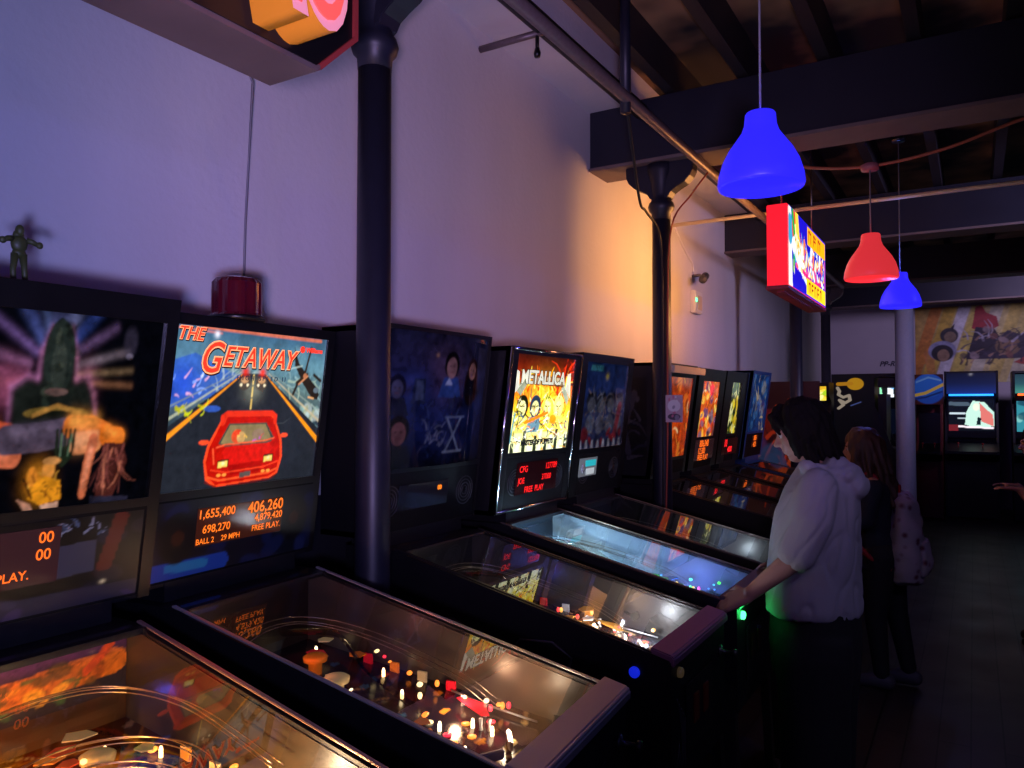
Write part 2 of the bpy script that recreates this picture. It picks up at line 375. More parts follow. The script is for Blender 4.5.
# ------------------------------------------------------------------ pendant lamps
def pendant(x, y, zb, colname, label, power, lc, ztop=3.6):
    o = thing('pendant_lamp', label, 'lamp', (x, y, zb), 'coloured pendant lamps')
    em = {'blue': (.028, .02, 1.0), 'red': (1.0, .045, .06)}[colname]
    shade = mat(colname+'_lamp_shade', tuple(c*.5 for c in em), .4, emis=em, es=.95 if colname == 'blue' else .62)
    prof = [(r_, z_*.87) for r_, z_ in ((.138, 0), (.142, .012), (.138, .05), (.125, .10), (.105, .145), (.08, .185), (.062, .215), (.053, .245), (.05, .285), (.046, .292))]
    inner = [(r-.004, z) for r, z in prof[::-1][1:]]+[(.134, 0)]
    MB().lathe(prof+inner, 40).build('lamp_shade', shade, o)
    MB().tube([(0, 0, .25), (0, 0, ztop-zb)], .004, 6).build('cord', mat('lamp_cord', (.2, .2, .22), .5), o)
    MB().lathe([(.045, ztop-zb-.04), (.05, ztop-zb-.01), (.03, ztop-zb)], 16).build('ceiling_rose', mat('pink_rose', (.35, .12, .14), .5) if ztop < 3.3 else M_TRIM, o)
    MB().ball((0, 0, .12), (.03, .03, .045)).build('bulb', mat(colname+'_bulb', em, .4, emis=em, es=4), o)
    l = bpy.data.lights.new('lamp_light', 'POINT'); l.energy = power; l.color = lc; l.shadow_soft_size = .05
    lo = link('lamp_light', l, o); lo.location = (0, 0, .02)
pendant(2.63, -1.81, 2.40, 'blue', 'nearest blue pendant lamp, large, hanging in front of the navy beam', 9, (.1, .1, 1), 3.66)
pendant(4.72, -1.93, 2.375, 'red', 'red pendant lamp hanging between the two blue ones', 3, (1, .12, .12), 3.03)
pendant(6.32, -1.96, 2.39, 'blue', 'smallest blue pendant lamp in front of the pale column', 60, (.12, .2, 1), 3.66)
pendant(.35, -3.2, 2.4, 'blue', 'added blue pendant lamp, unseen behind the viewpoint', 50, (.16, .18, 1), 3.66)  # unseen lamp added to bring more blue light into the room
pendant(-1.3, -1.9, 2.4, 'red', 'added red pendant lamp, unseen behind the viewpoint', 10, (1, .2, .2), 3.66)  # unseen lamp added for red light from behind the camera

# ------------------------------------------------------------------ hanging signs
def big_sign():
    o = thing('hanging_sign', 'large black box sign with thick orange and pink letters at the top edge', 'sign', (0, -1.11, 2.45))
    met = mat('brown_grey_metal', (.16, .125, .12), .5, .4, var=.3, bscale=9)
    out = [(-.35, 0), (1.285, 0), (1.41, .12), (1.41, .52), (1.285, .62), (-.35, .62), (-.47, .52), (-.47, .12)]
    inn = [(-.34, .012), (1.28, .012), (1.398, .125), (1.398, .515), (1.28, .608), (-.34, .608), (-.458, .515), (-.458, .125)]
    MB().prism(out, 'y', .0, .16).build('sign_box', met, o)
    n = len(out); b = MB()
    vs = [(x, -.012, z) for x, z in out]+[(x, -.012, z) for x, z in inn]+[(x, .0, z) for x, z in out]+[(x, 0, z) for x, z in inn]
    fs = []
    for i in (1, 2, 3):
        j = (i+1) % n; fs += [(i, j, n+j, n+i), (i, 2*n+i, 2*n+j, j), (n+i, n+j, 3*n+j, 3*n+i)]
    b.add(vs, fs); b.build('red_rim', mat('red_rim_paint', (.22, .03, .03), .4, emis=(.5, .03, .03), es=.06), o)
    MB().prism(inn, 'y', -.003, .001).build('face_panel', M_TRIM, o)
    pk = mat('pink_letter_face', (.8, .3, .33), .4, emis=(1, .35, .4), es=.42); orr = mat('orange_letter_side', (.7, .26, .02), .45, emis=(.8, .28, .01), es=.16)
    rd = mat('red_neon_stroke', (.8, .1, .08), .4, emis=(1, .12, .08), es=.6)
    M = Matrix(((1, 0, 0, 1.245), (0, 0, -1, -.075), (0, 1, 0, .20), (0, 0, 0, 1)))
    t = text('IITAS', .54, [pk, orr], o, M, ext=.06, bold=.014, align='RIGHT', name='block_letters', sx=.5, spacing=1.04)
    for p in t.data.polygons: p.material_index = 0 if abs(p.normal.y) > .7 else 1
    M = Matrix(((1, 0, 0, 1.24), (0, 0, -1, -.137), (0, 1, 0, .20), (0, 0, 0, 1)))
    text('IITAS', .54, rd, o, M, ext=.002, bold=-.007, align='RIGHT', name='neon_stroke', sx=.5, spacing=1.04)
    for x in (-.1, 1.0): MB().tube([(x, .08, .62), (x, .08, 1.4)], .008, 6).build('hanger', M_DSTEEL, o)
big_sign()
def lit_sign():
    o = thing('hanging_lit_sign', 'small lit box sign with red side and bright multicoloured front', 'sign', (5.08, -1.41, 2.43))
    red = mat('red_sign_side', (.6, .01, .02), .4, emis=(1, .012, .03), es=.9)
    dr = mat('dark_red_sign_base', (.35, .03, .05), .5)
    MB().box(0, 1.43, -.0, .13, 0.0, .53).build('sign_box', [red], o, .004)
    MB().box(-.01, 1.44, -.005, .135, -.02, 0.004).box(.1, 1.3, .04, .09, -.026, -.02).build('base_tray', dr, o, .002)
    MB().box(.05, 1.0, .1301, .134, .05, .48).build('sign_back_panel', mat('warm_sign_back', (.6, .35, .15), .4, emis=(1, .42, .12), es=20.0), o)
    a = Art(150, 60, '1a10c0', 2.7)
    a.poly([(0, .0), (.22, .0), (.16, 1), (0, 1)], 'f6f0e8'); a.ell(.1, .72, .14, .2, '3aa0c8').ell(.35, .78, .14, .22, 'e03020').ell(.42, .72, .08, .12, 'fff0a0')
    a.line([(.25, .95), (.4, .6), (.3, .25)], .06, '20a040').line([(.5, .98), (.62, .6), (.85, .5), (1.0, .3)], .1, 'ffd040').line([(.3, .55), (.8, .35), (1.3, .2)], .1, 'ffffff')
    R = random.Random(5)
    for i in range(12):
        x = .45+i*.17; a.line([(x, .42+R.uniform(-.08, .1)), (x+.06, .62+R.uniform(-.1, .1))], .055, ['fff6c0', 'ffb040', 'ffffff', 'ff7030'][i % 4])
        a.line([(x, .40-R.uniform(0, .1)), (x+.1, .3)], .035, ['ffffff', 'ff40a0', 'fff0f8', 'ffd080'][(i+1) % 4])
    a.strokes(90, ['ffffff', 'fff4c0', 'ff50b0', 'ffc040', '40c0ff', 'ffffff', 'ff7030', 'd02060'], .16, .022, 8, (.3, .2, 2.6, .68)).line([(.9, .3), (1.6, .22), (2.3, .3)], .03, 'e02080')
    a.poly([(1.25, .72), (2.68, .72), (2.68, .98), (1.25, .98)], 'ffb010').poly([(1.15, .02), (2.68, .02), (2.68, .24), (1.15, .24)], 'ffd818')
    a.poly([(2.6, .26), (2.68, .26), (2.68, .7), (2.6, .7)], 'd050a0')
    for x0, n, y in ((1.45, 3, .85), (1.4, 5, .13)):
        st = 1.1/n
        for i in range(n):
            x = x0+i*st; w = st*.3
            a.line([(x-w, y-.06), (x-w, y+.07)], .018, 'a02010'); a.line([(x-w, y+.07), (x+w*.6, y+.06)], .018, 'a02010')
            if i % 2: a.line([(x-w, y), (x+w*.5, y)], .016, 'a02010')
            else: a.line([(x+w*.6, y+.06), (x+w*.4, y-.06)], .018, 'a02010')
    a.mesh('sign_face', (.01, -.005, .008), (1.41, 0, 0), (0, 0, .514), attmat('lit_face_bright', 1.35, .4, .3), o)
    for x in (.15, 1.25): MB().tube([(x, .065, .53), (x, .065, 1.25)], .006, 6).build('hanger', M_DSTEEL, o)
lit_sign()

# ------------------------------------------------------------------ pinball machines
BULB = {}
def bulbmat(c, s=7):
    return mat('bulb_%02d%02d%02d_%d' % (int(c[0]*99), int(c[1]*99), int(c[2]*99), s), tuple(x*.5+.1 for x in c), .3, emis=c, es=s)
def tint(name, c, es=0, rough=.25):
    return mat(name, c, rough, emis=c if es else None, es=es, coat=.4)
def zdeck(y): return .79+.115*(y-.08)
def zrail(y): return .905+.2165*y
def pinball(x, label, dy=0., top=1.925, lean=.13, w=.70, cab=None, blade=None, trim=None, art=None, art_box=(.318, 1.435, 1.875), art_mat=None, bulge=0, glow=(1, .75, .5), power=1.5,
            display=None, seed=1, deck=('3a2418', ['8a4a20', 'c07020', '302040', '702018']), accents=None, detail=2, side=None, gi=None, lights=None, rail=None, loc_y=-1.632, rz=0, yb=1.13):
    R = random.Random(seed)
    o = thing('pinball_machine', label, 'pinball machine', (x, loc_y+dy, 0), 'pinball machines along the left wall', rz)
    cab = cab or M_BLACK; rail = rail or M_CHROME; trim = trim or M_TRIM
    def yf(z): return yb-lean*(z-1.2)
    # cabinet: sides, front, floor, back in one hollow shell
    b = MB()
    prof = [(0, .50), (1.30, .645), (1.30, 1.13), (1.02, 1.13), (1.0, zrail(1.0)-.005), (0.0, .905)]
    for s in (-1, 1): b.prism(prof, 'x', s*.282, s*.263)
    b.box(-.263, .263, 0, .019, .50, .90).box(-.263, .263, 1.281, 1.30, .645, 1.13)
    b.prism([(.019, .51), (1.281, .65), (1.281, .665), (.019, .525)], 'x', -.263, .263)
    b.prism([(1.02, 1.115), (1.281, 1.115), (1.281, 1.13), (1.02, 1.13)], 'x', -.263, .263)
    b.build('cabinet', cab, o)
    for s in (-1, 1):
        MB().prism([(.0, .907), (1.06, zrail(1.06)), (1.06, zrail(1.06)+.005), (0, .912)], 'x', s*.283, s*.270).build('side_rail', rail, o, .0015)
        MB().prism([(.06, .75), (1.09, .85), (1.09, zrail(1.09)-.012), (.06, zrail(.06)-.012)], 'x', s*.2625, s*.2605).build('side_blade', blade or mat('black_side_blade', (.02, .018, .018), .4), o)
    # lockbar
    MB().prism([(-.012, .89), (-.012, .915), (-.004, .924), (.064, .940), (.064, .922), (.0, .905), (.0, .89)], 'x', -.288, .288).build('lockbar', rail, o, .004)
    # legs with levelers
    for sx in (-1, 1):
        for yy, zt in ((0, .60), (1.30, .72)):
            s2 = -1 if yy == 0 else 1
            l = MB()
            l.prism([(0, 0), (sx*-.045, 0), (sx*-.045, -s2*.004), (sx*-.004, -s2*.004), (sx*-.004, -s2*.045), (0, -s2*.045)], 'z', .05, zt,
                    m=Matrix(((1, 0, -sx*.04, sx*.29+sx*.02), (0, 1, -s2*.04, yy+s2*.012), (0, 0, 1, 0), (0, 0, 0, 1))))
            lg = l.build('leg', M_DSTEEL, o)
            MB().lathe([(.018, 0), (.022, .006), (.007, .014), (.006, .06)], 10, c=(sx*.285, yy+s2*.0, 0)).build('leveler', M_CHROME, lg)
    # front: coin door, buttons, plunger
    cd = MB().box(-.16, .12, -.006, 0.002, .58, .80).build('coin_door', mat('coin_door_paint', (.012, .012, .013), .35), o, .004)
    for cx in (-.07, .03): MB().box(cx-.025, cx+.025, -.012, -.005, .66, .75).build('coin_slot', mat('coin_slot_red', (.12, .02, .01), .4), cd, .002)
    bc = lights.get('button', (.15, .1, .05)) if lights else (.15, .1, .05)
    be = lights.get('button_es', .15) if lights else .15
    R90 = Matrix.Rotation(PI/2, 4, 'X')
    MB().lathe([(.016, 0), (.016, .01), (.012, .014)], 14, m=Matrix.Translation((-.215, 0, .855)) @ R90).build('start_button', bulbmat(bc, be) if be > 1 else mat('start_button_dim', bc, .4, emis=bc, es=be), o)
    MB().lathe([(.02, 0), (.02, .006), (.006, .01), (.006, .045), (.014, .05), (.014, .06), (.0, .064)], 14, m=Matrix.Translation((.225, 0, .80)) @ R90).build('plunger', mat('plunger_dark', (.05, .05, .05), .35, .5), o)
    fb = lights.get('flip', (.1, .1, .12)) if lights else (.1, .1, .12)
    for s in (-1, 1):
        MB().lathe([(.017, 0), (.017, .008), (.012, .011)], 14, m=Matrix.Translation((s*.282, .115, .855)) @ Matrix.Rotation(s*PI/2, 4, 'Y')).build('flipper_button', mat('flip_%d%d' % (fb[0]*9, fb[2]*9), fb, .4, emis=fb, es=.5), o)
    if side: side(o)
    # glass
    MB().prism([(.066, zrail(.066)-.004), (yb-.055, zrail(yb-.055)-.004), (yb-.055, zrail(yb-.055)-.001), (.066, zrail(.066)-.001)], 'x', -.258, .258).build('playfield_glass', M_GLASS, o)
    # backbox
    zt = top; hw = w/2; yr = 1.375-dy; yr = min(yr, WALL-.03-abs(rz)*.36-loc_y-dy)
    zb = 1.175
    bb = MB()
    ff = .03
    def q(z, off=0): return (yf(z)+off, z)
    for s in (-1, 1):
        bb.prism([q(zb), q(zt), (yr, zt), (yr, zb)], 'x', s*hw, s*(hw-.018))
    bb.prism([q(zt), (yr, zt), (yr, zt-.02), q(zt-.02)], 'x', -hw, hw)
    bb.prism([q(zb+.02), (yr, zb+.02), (yr, zb), q(zb)], 'x', -hw, hw)
    bb.prism([(yf(zb)+.05, zb), (yf(zt)+.05, zt), (yr, zt), (yr, zb)], 'x', -hw+.018, hw-.018)
    # neck down to the cabinet
    bb.box(-.25, .25, yb, min(yr, 1.30), 1.131, zb+.01)
    bb.build('backbox', cab, o)
    au, az0, az1 = art_box
    # face frame around the translite
    fr = MB()
    for x0, x1, z0, z1 in ((-hw+.0, -au, zb, zt), (au, hw-.0, zb, zt), (-au, au, az1, zt), (-au, au, az0-.022, az0)):
        fr.prism([(yf(z0)-.004, z0), (yf(z1)-.004, z1), (yf(z1)+.03, z1), (yf(z0)+.03, z0)], 'x', x0, x1)
    fr.build('front_frame', trim, o)
    n = math.sqrt(1+lean*lean)
    def FM(u, z, off=.006):
        return Matrix(((1, 0, 0, u), (0, -lean/n, -1/n, yf(z)-off), (0, 1/n, -lean/n, z), (0, 0, 0, 1)))
    bg = None
    if art is not None:
        bg = art.mesh('backglass', (-au, yf(az0)+.004, az0), (2*au, 0, 0), (0, -lean*(az1-az0), az1-az0), art_mat, o, bulge)
    # speaker panel
    M_PANEL = mat('matte_black_panel', (.004, .004, .005), .6, spec=.2)
    sp = MB().prism([(yf(zb+.01)-.0025, zb+.01), (yf(az0-.022)-.0025, az0-.022), (yf(az0-.022)+.03, az0-.022), (yf(zb+.01)+.03, zb+.01)], 'x', -au, au).build('speaker_panel', M_PANEL, o)
    if detail > 1 and seed > 2:
        for s in (-1, 1):
            zc = (zb+az0)/2
            g = MB()
            for r in (.062, .048, .034, .02):
                g.lathe([(r-.004, .0), (r-.004, .005), (r, .005), (r, .0)], 24, m=FM(s*(au-.085), zc, .0) )
            g.lathe([(.0, .003), (.012, .003)], 12, m=FM(s*(au-.085), zc, .0)).build('speaker', mat('speaker_grille', (.03, .03, .035), .5), sp)
    if callable(display): display(o, sp, FM)
    # playfield
    pa = Art(70, 130, deck[0], .5)
    pa.blot(90, deck[1], .02, .07, seed, .7).strokes(50, deck[1]+['e0c080'], .2, .008, seed+1)
    for k in range(16): pa.ell(R.uniform(.06, .44), R.uniform(.1, .9), .018, .01, R.choice(['f0e0a0', 'e05030', '50a0d0', 'f0a030']), .9)
    y0, y1 = .07, 1.09
    pf = pa.mesh('playfield', (-.26, y0, zdeck(y0)), (.52, 0, 0), (0, y1-y0, zdeck(y1)-zdeck(y0)), attmat('playfield_print', 0, .8, .18), o)
    MB().prism([(1.08, zdeck(1.08)), (1.09, zdeck(1.08)), (1.09, zrail(1.06)-.02), (1.08, zrail(1.06)-.02)], 'x', -.26, .26).build('back_panel', mat('back_panel_%d' % seed, tuple(c*.25 for c in rgb(deck[1][0])), .4), pf)
    if seed == 1:
        Art(80, 30, '201420', 2.6).line([(0, .35), (1.0, .42), (2.4, .55)], .22, 'c86a18').sline([(0, .8), (2.6, .9)], .14, '6a3070', .9).blot(40, ['e8901c', '8a3c10', 'f0b030', '504018', '3a6030'], .03, .12, 77, .8, (0, .15, 2.3, .65)).line([(2.1, .5), (2.4, .85)], .06, 'c84a20').grain(.4).mesh('back_art', (-.258, 1.079, zdeck(1.08)+.07), (.516, 0, 0), (0, 0, .14), attmat('back_art_print', .12, .9, .4), pf)
    D = lambda x, y, h: (x, y, zdeck(y)+h)
    acc = accents or [(1, .1, .03), (1, .6, .1), (.9, .9, .8)]
    def pl(c, k): return tint('plastic_%d_%d' % (seed, k), c, .12)
    # apron
    ap = MB().prism([(-.26, .07), (.26, .07), (.26, .20), (.10, .145), (-.10, .145), (-.26, .20)], 'z', zdeck(.1)+.02, zdeck(.1)+.028).build('apron', mat('apron_black', (.02, .02, .022), .3), pf)
    for s in (-1, 1):
        MB().box(s*.13-.045, s*.13+.045, .08, .135, zdeck(.1)+.028, zdeck(.1)+.030).build('instruction_card', mat('instruction_card_paper', (.5, .48, .42), .6), pf)
        # flipper
        MB().prism([(s*.085-.008*s, .235), (s*.09, .248), (s*.082, .254), (s*.02, .215), (s*.018, .205), (s*.024, .203)], 'z', zdeck(.23)+.006, zdeck(.23)+.03).build('flipper', mat('flipper_cream', (.7, .6, .5), .35), pf, .003)
        # slingshot
        pts = [(s*.095, .31), (s*.16, .36), (s*.175, .44), (s*.16, .45), (s*.085, .33)]
        MB().prism(pts, 'z', zdeck(.38)+.03, zdeck(.38)+.033, 0).build('slingshot', pl(acc[0], 0), pf)
        sb = MB()
        for px, py in (pts[0], pts[1], pts[2], pts[4]): sb.lathe([(.006, 0), (.004, .01), (.006, .03)], 8, c=D(px, py, 0))
        sb.build('post', M_WHITE, pf)
        MB().tube([D(s*.2, .22, .012), D(s*.2, .4, .012), D(s*.215, .5, .012)], .003, 6).build('lane_guide', M_CHROME, pf)
    if detail > 1:
        for i, (px, py) in enumerate(((-.09, .84), (.07, .88), (0.0, .74))):
            MB().lathe([(.02, 0), (.02, .035), (.034, .037), (.036, .05), (.026, .056), (0, .058)], 18, c=D(px, py, 0)).build('pop_bumper', pl(acc[i % len(acc)], 3+i), pf)
        for i in range(7):
            s = -1 if i % 2 else 1; yy = .5+.05*i
            MB().box(s*.235-.004, s*.235+.004, yy, yy+.03, zdeck(yy), zdeck(yy)+.03).build('target', pl(acc[i % len(acc)], i % 3), pf)
        # ramps
        def ramp(pts, mt, w=.028):
            b = MB(); P = smooth_pts([D(*p) for p in pts], 6)
            L = []
            for i, p in enumerate(P):
                t = (P[min(i+1, len(P)-1)]-P[max(i-1, 0)]); t.z = 0; t.normalize(); nrm = Vector((-t.y, t.x, 0))
                L.append([p+nrm*w+Vector((0, 0, .022)), p+nrm*w, p-nrm*w, p-nrm*w+Vector((0, 0, .022))])
            vs = [v for r in L for v in r]; fs = []
            for i in range(len(L)-1):
                for k in range(3): fs.append((i*4+k, i*4+k+1, i*4+4+k+1, i*4+4+k))
            b.add(vs, fs, 0, True); return b.build('ramp', mt, pf)
        def wires(pts):
            b = MB(); P = smooth_pts([D(*p) for p in pts], 6)
            for dx, dz in ((-.012, 0), (.012, 0), (.017, .014)):
                Q = []
                for i, p in enumerate(P):
                    t = (P[min(i+1, len(P)-1)]-P[max(i-1, 0)]); t.z = 0; t.normalize(); Q.append(p+Vector((-t.y, t.x, 0))*dx+Vector((0, 0, dz)))
                b.tube(Q, .0015, 5)
            b.build('wire_ramp', mat('brass_wire', (.6, .4, .2), .3, 1) if seed == 1 else mat('dull_wire', (.3, .28, .26), .35, 1), pf)
        clear = glassmat('clear_ramp_plastic', (.8, .72, .6), 2.5, .08)
        if seed == 1:
            ring = [(-.05+.19*math.cos(t), .66+.17*math.sin(t), .11) for t in np.linspace(-.6, 2*PI-.6, 22)]
            wires(ring); wires([(-.05+.15*math.cos(t), .66+.135*math.sin(t), .08) for t in np.linspace(-.2, 2*PI-.3, 20)]); ramp([(-.05+.14*math.cos(t), .66+.12*math.sin(t), .04) for t in np.linspace(.3, 2*PI-.2, 18)], clear, .03)
            wires([(.22, .5, .10), (.21, .78, .14), (.1, .93, .16), (-.1, .95, .16), (-.22, .85, .15)])
            bx = Art(24, 30, '14122a', .8).blot(14, ['502040', '203050', '704030', '181838'], .05, .2, 4)
            bx.mesh('mode_art', (-.15, .489, zdeck(.49)+.05), (.12, 0, 0), (0, 0, .12), attmat('paper_print', 0), pf)
            MB().box(-.15, -.03, .49, .5, zdeck(.49)+.05, zdeck(.49)+.17).build('mode_panel', mat('mode_panel_dark', (.03, .025, .05), .3), pf)
        else:
            wires([(-.16, .5, .05), (-.2, .75, .1), (-.14, .95, .12), (.08, .98, .12), (.19, .82, .1), (.19, .5, .07), (.17, .34, .03)])
            ramp([(-.05, .5, 0), (-.08, .68, .04), (-.17, .8, .08), (-.2, .6, .07), (-.2, .4, .03)], clear)
            ramp([(.08, .5, 0), (.12, .7, .04), (.19, .88, .08), (.05, 1.0, .09)], clear)
        for i in range(16 if seed == 1 else 10):
            px, py = R.uniform(-.2, .2), R.uniform(.3, 1.0); a = R.uniform(0, PI); r = R.uniform(.025, .05)
            pts = [(px+r*math.cos(a+t)*R.uniform(.6, 1.1), py+r*math.sin(a+t)*R.uniform(.6, 1.1)) for t in (0, 1.3, 2.5, 3.9, 5.1)]
            MB().prism(pts, 'z', zdeck(py)+.045, zdeck(py)+.048).build('plastic', pl(acc[i % len(acc)], i % 3), pf)
    nb = 14 if detail > 1 else 8
    gi = gi or glow
    for i in range(nb):
        px, py = (R.uniform(-.22, .22), R.uniform(.28, 1.0))
        MB().ball(D(px, py, .02), (.0042, .0042, .006), n=8).lathe([(.005, 0), (.005, .018)], 6, c=D(px, py, 0)).build('playfield_bulb', bulbmat(gi, 6), pf)
    for i in range(8 if detail > 1 else 5):
        c = acc[i % len(acc)]; px, py = R.uniform(-.14, .16), R.uniform(.3, .7)
        MB().lathe([(.012, 0), (.012, .003), (0, .0035)], 12, c=D(px, py, 0)).build('insert_light', bulbmat(c, 2), pf)
    if detail > 1 and accents:
        for k in range({4: 40, 1: 30, 2: 14, 3: 20}.get(seed, 0)):
            px, py = R.uniform(-.05, .23), R.uniform(.18, .62); c = (acc+([(.9, 1, 1), (.1, .9, 1)] if seed == 4 else [(1, .8, .5)]))[k % (len(acc)+(2 if seed == 4 else 1))]
            r = R.uniform(.004, .009)
            if seed in (1, 2): px, py = R.uniform(-.22, .23), R.uniform(.2, .9)
            MB().ball(D(px, py, R.uniform(.01, .06)), (r*R.uniform(.7, 2), r, r*.8), n=8).build('lit_post', bulbmat(c, 2), pf)
        for k in range(6):
            px = .13+R.uniform(-.06, .1); py = R.uniform(.28, .62); c = acc[k % len(acc)]
            MB().ball(D(px, py, .025), (.007, .007, .010), n=10).build('lamp_dome', bulbmat(c, 2), pf)
    for (lx, ly, lz, lc, le) in (lights or {}).get('pts', [(0, .35, .08, glow, power*.5), (0, .8, .1, glow, power*.5)]):
        l = bpy.data.lights.new('playfield_lamp', 'POINT'); l.energy = le; l.color = lc; l.shadow_soft_size = .015
        q_ = link('playfield_lamp', l, pf); q_.location = D(lx, ly, lz)
    return o, bg, FM, sp, yf

# ---- dot matrix displays
def dmd(x0, x1, z0, z1, lines, col=(1, .22, .01), es=1.6, back=(.03, .008, .004), name='display', frame=None):
    def f(o, sp, FM):
        wd, hd = x1-x0, z1-z0
        d = MB().box(-wd/2, wd/2, -hd/2, hd/2, 0, .002, m=FM((x0+x1)/2, (z0+z1)/2, .005)).build(name, mat('display_back_%d' % int(back[0]*999), back, .15, emis=back, es=.5), sp)
        dm = mat('display_dots_%d_%d' % (int(col[1]*99), int(col[2]*99)), tuple(c*.3 for c in col), .5, emis=col, es=es)
        for (s, u, v, size, al) in lines:
            M = FM(x0+u*wd, z0+v*hd, .0085)
            text(s, size, dm, sp, M, ext=0, bold=size*.012, align=al, name='display_digits', sx=.95)
        if frame: frame(o, sp, FM)
    return f

A_LIT = attmat('backglass_lit', .95, .3, .08); A_HOT = attmat('backglass_hot', 1.9, .3, .08)
A_MID = attmat('backglass_mid', .42, .3, .08); A_DIM = attmat('backglass_dim', .10, .5, .07)

# ---- machine 1: dim monster style glass
def art_monster():
    asp = 1.445
    a = Art(260, 180, '04050a', asp)
    a.u = (a.u-.875)/.643+.64
    cx, cy = .60, .66
    a.sline([(-.6, .1), (-.1, .5)], .1, '402a50', .4)
    for ang, c, w in ((2.75, 'a06a90', .03), (2.35, '8a6aa8', .03), (2.0, '5a6ab0', .04), (1.75, '6078a8', .03), (1.3, '8f98c8', .05), (1.05, '4058a8', .04), (.75, '8a6a98', .03), (.4, '9a8a90', .025), (.15, 'a88a60', .02), (-.05, 'b07850', .02), (3.0, 'b06080', .03), (3.2, 'c06878', .03)):
        a.sline([(cx+math.cos(ang)*.2, cy+math.sin(ang)*.2), (cx+math.cos(ang)*.66, cy+math.sin(ang)*.42)], w*.9, c, .5)
    a.glow(.28, .62, .14, 'b05a78', .5).glow(.86, .66, .12, 'b0687a', .5).glow(.6, .92, .14, '7078b0', .4)
    a.poly([(.3, .30), (.3, .62), (.42, .68), (.48, .66), (.5, .8), (.55, .93), (.63, .98), (.72, .93), (.77, .8), (.78, .66), (.88, .68), (.95, .58), (1.0, .3)], '181d18')
    a.sline([(.3, .4), (.3, .62), (.42, .68), (.49, .67), (.5, .8), (.56, .93)], .02, 'a86a90', .6).sline([(.72, .93), (.77, .8), (.79, .67), (.88, .68), (.95, .58), (1.0, .35)], .02, 'a86a80', .6)
    a.ell(.64, .78, .12, .19, '232c26').ell(.64, .72, .06, .14, '3a4238', .6).blot(26, ['2e3a2e', '10140f', '485040', '1c241c'], .01, .04, 3, .6, (.5, .45, .8, .95))
    a.ell(.64, .6, .09, .02, '665048').ell(.66, .49, .25, .035, '8a7030', .8).ell(.66, .475, .2, .03, '14180f')
    a.line([(.48, .48), (.66, .53), (.84, .49)], .012, 'b08038', .8)
    # reclining figure in orange: generic shape
    a.line([(-.7, .36), (-.2, .43), (.3, .36)], .085, 'd05834').line([(-.7, .27), (-.1, .31), (.36, .28)], .06, 'c86a44').sline([(-.6, .40), (-.1, .46), (.2, .42)], .05, 'f08050', .8).sline([(-.3, .30), (.3, .31)], .04, 'e89068', .8)
    a.line([(.3, .36), (.55, .37), (.8, .40)], .075, '4c4250').sline([(.35, .40), (.75, .43)], .03, '6e6274', .7)
    a.line([(.78, .42), (.95, .42), (1.1, .37)], .06, 'e07428').sline([(.8, .45), (.98, .45)], .045, 'f6a848', .9).line([(.84, .33), (1.0, .34)], .06, 'e08a50').sline([(.84, .34), (.96, .35)], .05, 'ecac78', .8)
    a.line([(.98, .34), (.95, .2), (.93, .06)], .042, 'c86c44', 1, .03).sline([(.97, .3), (.93, .1)], .02, 'e89a70', .8)
    a.line([(1.08, .37), (1.2, .355)], .055, 'f07a20').sline([(1.1, .39), (1.22, .36)], .035, 'ff9a3c', .9)
    a.poly([(1.08, .33), (1.24, .32), (1.3, .22), (1.24, .1), (1.18, .0), (1.04, .03), (1.06, .2)], '4a221c')
    a.strokes(30, ['a05a48', '3a1a18', 'c87858', '7a4038'], .2, .008, 5, (1.06, .2, 1.26, .32), -1.55)
    for i in range(5): a.line([(.68+i*.035, .40), (.69+i*.03, .27), (.74, .22)], .012, '1a2618'); 
    a.line([(.72, .38), (.72, .27)], .006, '6a8a6a').line([(.8, .38), (.78, .27)], .006, '5a7a5a')
    a.poly([(.06, .27), (.1, .33), (.16, .29), (.2, .33), (.26, .28), (.24, .22), (.05, .22)], '1c2c1c')
    a.glow(.56, .14, .12, 'e09020', .9)
    a.ell(.52, .17, .04, .05, 'd88828').ell(.64, .2, .05, .055, 'd8903a').ell(.66, .245, .07, .02, 'c08848').poly([(.54, .13), (.62, .17), (.74, .14), (.76, .04), (.6, .02), (.5, .06)], 'e0941c')
    a.line([(.46, .16), (.53, .06)], .008, '30180a').strokes(16, ['7a3c10', 'f0b040', '5a2a10'], .06, .006, 9, (.48, .04, .74, .18)).poly([(.42, .06), (.52, .03), (.56, -.02), (.5, -.02)], 'c89070').poly([(.6, .02), (.74, .03), (.74, -.02), (.62, -.02)], 'd0a080')
    a.poly([(1.0, -.02), (1.34, -.0), (1.34, .02), (1.0, .04)], '2a2838')
    a.ell(1.22, .88, .06, .08, '322e3c', .6, 0, .5).ell(1.22, .80, .03, .015, '807888', .7, 0, .5)
    return a.grain(.35, 24, 1).blur(1)
R_ORG = (1, .15, .01)
